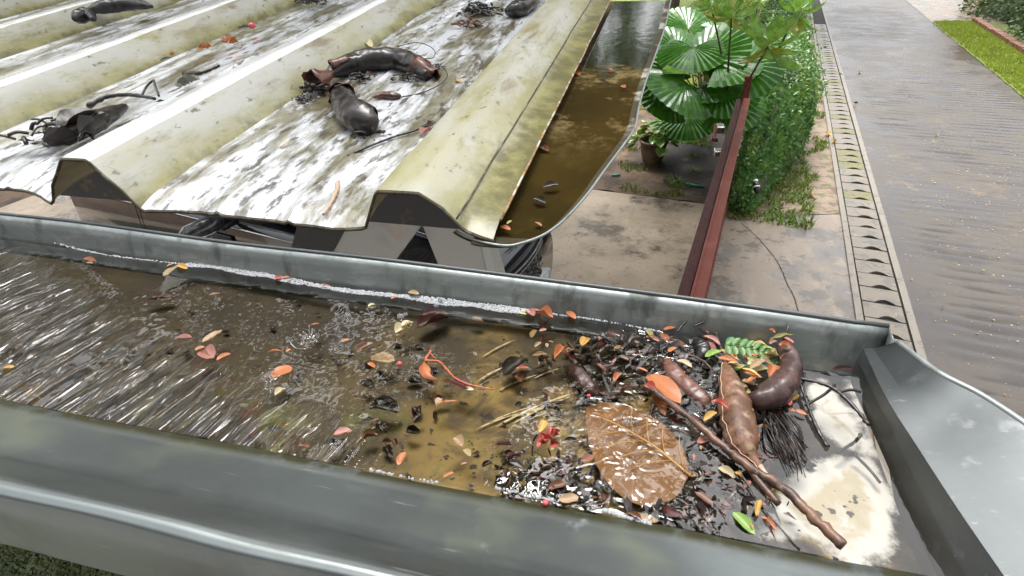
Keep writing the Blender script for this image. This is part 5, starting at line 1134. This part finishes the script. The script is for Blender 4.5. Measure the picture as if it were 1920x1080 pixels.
# fan palm
palm = empty("fan_palm", W(6.1, -2.35), 0, "fan palm with large round pleated glossy leaves behind the gate", "palm"); PO = Vector(palm.location)
def fan_mesh(name, m, ang=2.5, nf=26, droop=.35):
    vs_, fs = [Vector((0, 0, 0))], []; rr = 5
    for i in range(2*nf+1):
        a = -ang+2*ang*i/(2*nf); ri = 1.0*(1-.12*abs(a/ang)**2)*(1.0 if i % 2 else .985)
        for k in range(1, rr+1):
            r = ri*k/rr; z = (.032 if i % 2 else -.0)*r*1.3-droop*r*r*(.25+.75*abs(math.sin(a*.5))**1.5)
            vs_.append(Vector((r*math.cos(a), r*math.sin(a), z+.12*r)))
    for i in range(2*nf):
        o0, o1 = 1+i*rr, 1+(i+1)*rr; fs.append((0, o0, o1))
        for k in range(rr-1): fs.append((o0+k, o0+k+1, o1+k+1, o1+k))
    me = bpy.data.meshes.new(name); me.from_pydata([tuple(v) for v in vs_], [], fs); me.materials.append(m); return me
fans = [fan_mesh("fan_leaf", MT['palm'], 2.3, 24, .40), fan_mesh("fan_leaf", MT['palm'], 1.9, 20, .6), fan_mesh("fan_leaf", MT['palmlight'], 1.2, 14, .15)]
PL = [ # px, py of the leaf hub, height, radius, azimuth of leaf axis in image degrees (0 = right, 90 = down), tilt, kind
 (1290, 55, 1.9, .62, -70, 20, 0), (1335, 60, 1.85, .55, -30, 25, 1), (1270, 95, 1.75, .62, 200, 20, 0), (1318, 112, 1.75, .66, -80, 18, 0), (1345, 125, 1.7, .66, -20, 22, 0),
 (1262, 135, 1.6, .60, 180, 25, 0), (1300, 140, 1.65, .5, -100, 40, 2), (1322, 140, 1.6, .48, -40, 40, 2), (1285, 160, 1.5, .62, 140, 30, 1), (1315, 165, 1.4, .60, 70, 45, 0), (1350, 165, 1.4, .58, 20, 30, 0),
 (1255, 178, 1.3, .55, 165, 40, 1), (1365, 190, 1.2, .55, 40, 40, 1), (1290, 215, .8, .55, 70, 30, 1), (1390, 125, 1.7, .62, -15, 25, 1), (1300, 90, 1.9, .55, 100, 25, 0), (1275, 225, .55, .55, 60, 20, 0), (1340, 85, 1.8, .6, 60, 30, 1)]
stem_b = MB()
for (x, y, z, r, az, tl, kd) in PL:
    p = AZ(x, y, z); q = AZ(x+40*math.cos(R(az)), y+40*math.sin(R(az)), z); d = q-p; a = math.atan2(d.y, d.x)
    o = bpy.data.objects.new("fan_leaf", fans[kd]); COL.objects.link(o); o.parent = palm; o.location = p-PO; o.scale = (r*random.uniform(.86, 1.05),)*3
    nrm = (ray(x, y).normalized()*-.42+Vector((random.uniform(-.5, .5), random.uniform(-.3, .3), random.uniform(.45, 1.0)))).normalized()
    ax = c_r*math.cos(R(az))-c_u*math.sin(R(az))+Vector((0, 0, random.uniform(-.2, .2))); ax = (ax-nrm*ax.dot(nrm)).normalized(); ay = nrm.cross(ax)
    o.rotation_euler = Matrix((ax, ay, nrm)).transposed().to_euler()
    ps = spline([Vector((random.uniform(-.08, .08), random.uniform(-.08, .08), 0)), (p-PO)*.55+Vector((0, 0, .35*z*.5)), p-PO], 5)
    bb = MB(); bb.tube(ps, lerp_list([.018, .012, .008], len(ps)), 6); bb.build("leaf_stalk", MT['petiole'], palm)

# broad-leaved shrub with whorls
br = empty("broad_leaved_shrub", W(4.2, -1.62), 0, "broad-leaved shrub with whorls of glossy light green leaves above the hedge", "shrub"); BO = Vector(br.location)
bl = [blade_mesh("leaf", .40, MT['broad'], .25, -.22, 1.45, .85, 10, .02, 1), blade_mesh("leaf", .38, MT['broad'], .3, -.35, 1.5, .85, 10, .02, 2), blade_mesh("leaf", .42, MT['broadyellow'], .25, -.25, 1.4, .85, 10, .02, 3)]
WH = [(1440, 84, 2.35, .40, 14), (1372, 32, 2.45, .36, 11), (1494, 22, 2.4, .40, 13), (1335, 12, 2.5, .30, 8), (1420, 2, 2.3, .30, 7)]
for wi, (x, y, z, l, n) in enumerate(WH):
    c = AZ(x, y, z)-BO
    ps = spline([Vector((random.uniform(-.1, .1), random.uniform(-.1, .1), .0)), c*.5+Vector((.05*wi-.1, .1, .1)), c+Vector((0, 0, -.02))], 6)
    b = MB(); b.tube(ps, lerp_list([.024, .016, .010], len(ps)), 7); b.build("branch", MT['bark'], br)
    for k in range(n):
        ye = (k in (n-2, n-4)); o = bpy.data.objects.new("leaf", bl[2] if ye else bl[k % 2]); COL.objects.link(o); o.parent = br; o.location = c
        ll = l*random.uniform(.75, 1.1); o.scale = (ll,)*3
        el = 55-60*(k/n) if k < n*.55 else random.uniform(-35, 15)
        o.rotation_euler = (R(random.uniform(-20, 20)), R(-el), k*2.4+wi)
for (x, y, z, az) in [(1385, 85, 2.0, 200), (1500, 60, 2.1, 60)]:
    pass

# potted plant
pot = empty("potted_plant", G(1222, 306), 0, "clay pot of variegated heart-leaved plant on bare soil below the palm", "potted plant")
n = 26; pr = [(.13, 0), (.16, .04), (.20, .22), (.215, .36), (.235, .37), (.235, .40), (.205, .40), (.19, .33)]
vs_ = [Vector((r*math.cos(6.283*k/n), r*math.sin(6.283*k/n), z)) for r, z in pr for k in range(n)]
fs = [(i*n+k, i*n+(k+1) % n, (i+1)*n+(k+1) % n, (i+1)*n+k) for i in range(len(pr)-1) for k in range(n)]+[tuple((len(pr)-1)*n+k for k in range(n))]
mesh("pot", vs_, fs, MT['pot'], pot)
pm = blade_mesh("leaf", .78, MT['pothos'], .2, -.12, .72, .62, 8, .02, 1); pg = blade_mesh("leaf", .74, MT['broad'], .2, -.12, .72, .62, 8, .02, 2)
for k in range(40):
    a = random.uniform(0, 6.283); rr_ = random.uniform(.05, .30); z = .42+.30*(1-(rr_/.30)**2)*random.uniform(.4, 1)+random.uniform(-.05, .05)
    if rr_ > .24: z -= .06
    o = bpy.data.objects.new("leaf", pm if (k % 3) else pg); COL.objects.link(o); o.parent = pot; o.location = (rr_*math.cos(a), rr_*math.sin(a), z); l = random.uniform(.15, .25); o.scale = (l,)*3
    o.rotation_euler = (R(random.uniform(-20, 20)), R(random.uniform(0, 45)), a+random.uniform(-.6, .6))
b = MB()
for k in range(16):
    a = random.uniform(0, 6.283); rr_ = random.uniform(.1, .26); b.tube(spline([Vector((0, 0, .34)), Vector((rr_*.5*math.cos(a), rr_*.5*math.sin(a), .5)), Vector((rr_*math.cos(a), rr_*math.sin(a), .5))], 4), .006, 5)
b.build("stems", MT['petiole'], pot)

# garden spike light
gl_ = empty("garden_spotlight", AZ(1405, 384, .42), 0, "small black garden spotlight with white ring in front of the hedge", "spotlight"); LO = Vector(gl_.location)
top = AZ(1417, 342, .66)-LO; low = AZ(1420, 362, .56)-LO
b = MB(); b.tube([low.lerp(top, t) for t in (0, .2, .45, .7, 1.0)], [.022, .036, .040, .038, .034], 12); b.build("lamp_body", MT['blackplastic'], gl_)
b = MB(); b.tube([low.lerp(top, .50), low.lerp(top, .62)], .042, 12); b.tube([low.lerp(top, 1.0), low.lerp(top, 1.22)], .030, 12); b.build("white_ring", MT['whiteplastic'], gl_)
b = MB(); b.tube(spline([low, AZ(1412, 372, .48)-LO, AZ(1404, 384, .42)-LO], 6), .007, 6); b.build("cable", MT['blackplastic'], gl_)
# teal pipes
for (x1, y1, x2, y2, lab) in [(1288, 345, 1320, 350, "teal plastic pipe lying on the soil against the gate"), (1147, 329, 1163, 328, "short teal plastic pipe end on the soil beside the roof edge")]:
    A, B = AZ(x1, y1, .03), AZ(x2, y2, .03); e = empty("plastic_pipe", A, 0, lab, "pipe"); b = MB(); b.tube([Vector((0, 0, 0)), B-A], .016, 10); b.build("tube", MT['teal'], e); b = MB(); b.tube([(B-A)*.0, (B-A)*.12], .021, 10); b.build("socket", MT['teal'], e)

# ------------------------------------------------------------------ right-hand side of the road
brw = empty("brick_edging", W(0, 4.95), 0, "low weathered red brick edging along the bright grass strip", "brick edging"); BE = Vector(brw.location)
b = MB(); s = -6
while s < 20.0:
    L_ = .22; j = random.uniform(-.012, .012); hh = .20+random.uniform(-.012, .012)
    b.hexa([W(s, 4.90+j, 0)-BE, W(s, 5.10+j, 0)-BE, W(s+L_-.012, 5.10+j, 0)-BE, W(s+L_-.012, 4.90+j, 0)-BE, W(s, 4.90+j, hh)-BE, W(s, 5.10+j, hh)-BE, W(s+L_-.012, 5.10+j, hh)-BE, W(s+L_-.012, 4.90+j, hh)-BE]); s += L_
bevel(b.build("brick_course", MT['brick'], brw, smooth=False), .015)
hs = empty("house", W(24, 8.5), rz_road, "cream painted house corner behind shrubs at the top right", "house")
b = MB(); b.box((-1.2, 0.6, 0), (8, 8, 3.2)); b.build("wall", MT['cream'], hs, smooth=False)
b = MB(); b.box((-2.1, .35, 0), (-1.75, .7, 3.0)); bevel(b.build("porch_post", MT['whitepost'], hs, smooth=False), .02)
b = MB(); b.hexa([Vector((-2.6, 0, 3.0)), Vector((9, 0, 3.0)), Vector((9, 9, 3.0)), Vector((-2.6, 9, 3.0)), Vector((1, 3, 4.6)), Vector((5.5, 3, 4.6)), Vector((5.5, 6, 4.6)), Vector((1, 6, 4.6))]); b.build("roof", MT['brick'], hs, smooth=False)
b = MB(); b.box((.6, .57, 1.0), (2.0, .598, 2.2)); wn = b.build("window", MT['glass'], hs, smooth=False)
b = MB(); b.box((.52, .54, .90), (2.08, .596, .98)); b.build("sill", MT['whitepost'], wn, smooth=False)

# fallen bits
b = MB()
for _ in range(2600):
    s = random.uniform(-3, 14)**1.0; t = random.uniform(.5, 3.7)
    if random.random() < .4: t = random.gauss(2.0, .6)
    if not .47 < t < 3.75: continue
    p = W(s, t, road_h(s, t)+.004); r = random.choice([.004, .006, .008, .012]); a0 = random.uniform(0, 6)
    b.add([p+Vector((math.cos(a0+k*1.256)*r*random.uniform(.6, 1.3), math.sin(a0+k*1.256)*r*random.uniform(.6, 1.3), random.uniform(0, .003))) for k in range(5)], [(0, 1, 2, 3, 4)])
for _ in range(700):
    s = random.uniform(-4, 2.3); t = random.uniform(-5, -.1)
    if -1.8 < t < -1.45: continue
    p = W(s, t, .015); r = random.choice([.004, .006, .009]); a0 = random.uniform(0, 6)
    b.add([p+Vector((math.cos(a0+k*1.256)*r*random.uniform(.6, 1.3), math.sin(a0+k*1.256)*r*random.uniform(.6, 1.3), random.uniform(0, .003))) for k in range(5)], [(0, 1, 2, 3, 4)])
tag(b.build("leaf_flecks", MT['fleck'], smooth=False), kind='stuff')
GL = [(1560, 268, 1568, 260, .06, 'yellow', 'leaf', "round yellow leaf lying on a drain slab"), (1548, 248, 1566, 258, .05, 'yellow', 'leaf', "slim golden leaf across the drain slabs"), (1560, 264, 1580, 268, .05, 'cream', 'leaf', "pale dry leaf on the drain beside the golden leaf"),
      (1600, 193, 1616, 197, .05, 'dark', 'leaf', "dark brown leaf lying on the wet road near the drain"), (1612, 135, 1614, 140, .05, 'tan', 'leaf', "small tan leaf on the upper road"), (1574, 139, 1582, 141, .05, 'tan', 'leaf', "pale leaf on the upper road beside the kerb"),
      (1740, 546, 1748, 550, .05, 'yellow', 'leaf', "yellow leaf on the smooth road margin, right of the others"), (1708, 522, 1714, 528, .05, 'yellow', 'leaf', "small yellow leaf on the smooth road margin"), (1766, 574, 1774, 580, .05, 'orange', 'leaf', "orange leaf on the wet road near the gutter corner"), (1755, 252, 1763, 256, .05, 'paleyellow', 'leaf', "pale yellow leaf in the middle of the ribbed road"),
      (1517, 362, 1540, 380, .05, 'tan', 'leaf', "long dry curled leaf on the verge by the hedge"), (1180, 490, 1185, 494, .05, 'yellow', 'leaf', "tiny yellow leaf on the concrete pad"), (1441, 486, 1446, 491, .05, 'orange', 'leaf', "small orange leaf on the concrete apron")]
for (x1, y1, x2, y2, zz, c, k, lab) in GL: leafpx(x1, y1, x2, y2, .5, c, .05 if 'drain' in lab else .032, k, lab, "leaves fallen on the ground", 1, 15)
# crack in the apron
cr = MB(); P = spline([AZ(x, y, .014) for x, y in [(1390, 418), (1420, 445), (1450, 480), (1465, 505), (1475, 530), (1490, 560), (1498, 590)]], 8)
vs_ = []
for i, p in enumerate(P): q = Vector((.006, 0, 0))*(1+nz(i*.9, 1)); j = Vector((.012*nz(i*.7, 4), 0, 0)); vs_ += [p+j-q, p+j+q]
cr.add(vs_, [(2*i, 2*i+1, 2*i+3, 2*i+2) for i in range(len(P)-1)]); tag(cr.build("apron_crack", MT['dark'], smooth=False), kind='structure')

# ------------------------------------------------------------------ trees standing behind the carport and garden
def tree(loc, H, spread, n, label, lean=0.0, lsz=1.0):
    e = empty("tree", loc, 0, label, "tree", "trees beyond the carport")
    b = MB(); tk = spline([Vector((0, 0, -.1)), Vector((.1+lean*.3, .1, H*.25)), Vector((lean*.7, -.1, H*.5)), Vector((lean, 0, H*.8))], 6); b.tube(tk, lerp_list([.22, .17, .13, .06], len(tk)), 10)
    limbs = []
    for k in range(9):
        a = k*2.4; base = tk[8+k % 8]; t = base+Vector((math.cos(a)*spread*.7, math.sin(a)*spread*.7, H*random.uniform(.12, .3))); b.tube(spline([base, base.lerp(t, .5)+Vector((0, 0, .3)), t], 4), lerp_list([.08, .05, .02], 9), 6); limbs.append(t)
    b.build("trunk", MT['bark'], e)
    b = MB(); cl = [l+Vector((random.gauss(0, spread*.18), random.gauss(0, spread*.18), random.gauss(0, H*.05))) for l in limbs for _ in range(4)]
    for _ in range(n):
        c = random.choice(cl); d = Vector((random.gauss(0, 1), random.gauss(0, 1), random.gauss(0, .7))); p = c+d*spread*.17
        card(b, p, Vector((random.gauss(0, .6), random.gauss(0, .6), 1)), random.uniform(.16, .34)*lsz, random.uniform(.09, .17)*lsz)
    b.build("crown", MT['crown'], e); return e
random.seed(11)
tree(G(1262, 26), 17, 5.2, 7000, "tree with dark trunk on the lawn right of the roof edge, behind the palm", lsz=1.7)
tree(G(1322, 4), 13, 4.6, 4500, "tree with brown trunk farther back above the fan palm", lsz=1.6)
tree(Vector((-4.6, 8.5, 0)), 11.5, 4.6, 7000, "tall tree standing straight behind the carport roof", lsz=1.4)
tree(Vector((-9.5, 8.5, 0)), 9.5, 4.4, 6000, "broad tree behind the left end of the carport roof", lsz=1.4)
tree(Vector((-2.3, 7.8, 0)), 15.0, 3.1, 8500, "tallest tree, just behind the carport roof's right end, its crown high overhead", .5, lsz=1.4)

# unseen house added behind the camera, its eave placed to shade the gutter
hb = empty("house", (-2, -1.2, 0), 0, "unseen pale house wall and roof eave added behind the gutter for shade", "house")
b = MB(); b.box((-9, -6, 0), (4.2, 0, 4.6)); b.build("wall", MT['whitepost'], hb, smooth=False)
b = MB(); b.hexa([Vector((-9.4, -6.5, 4.62)), Vector((4.6, -6.5, 4.62)), Vector((4.6, .35, 4.38)), Vector((-9.4, .35, 4.38)), Vector((-9.4, -6.5, 4.75)), Vector((4.6, -6.5, 4.75)), Vector((4.6, .35, 4.48)), Vector((-9.4, .35, 4.48))])
b.build("roof", MT['bark'], hb, smooth=False)

# ------------------------------------------------------------------ labels from what lies nearby
seen = {}
for (o, x, y, desc, kind, z) in AUTO:
    lm = sorted(LANDMARKS, key=lambda l: (l[0]-x)**2+((l[1]-y)*1.2)**2)[0]
    dx, dy = x-lm[0], y-lm[1]
    rel = ('right of' if dx > 0 else 'left of') if abs(dx) > abs(dy) else ('below' if dy > 0 else 'above')
    if abs(dx)+abs(dy) < 30: rel = 'at'
    lab = f"{desc} {'sunk' if z < WATER-.003 else 'floating'} {rel} {lm[2]}"
    seen.setdefault(lab, []).append((o, x, y, kind))
for lab, l in seen.items():
    l.sort(key=lambda q: q[1])
    for i, (o, x, y, kind) in enumerate(l):
        pre = ''
        if len(l) == 2: pre = ('left one of two: ', 'right one of two: ')[i]
        elif len(l) == 3: pre = ('leftmost of three: ', 'middle of three: ', 'rightmost of three: ')[i]
        elif len(l) > 3: pre = ('first', 'second', 'third', 'fourth', 'fifth', 'sixth')[min(i, 5)]+' from left: '
        tag(o, pre+lab, 'leaf' if kind.startswith('leaf') else kind.replace('_', ' ').split()[-1], "loose leaves and petals in the gutter")
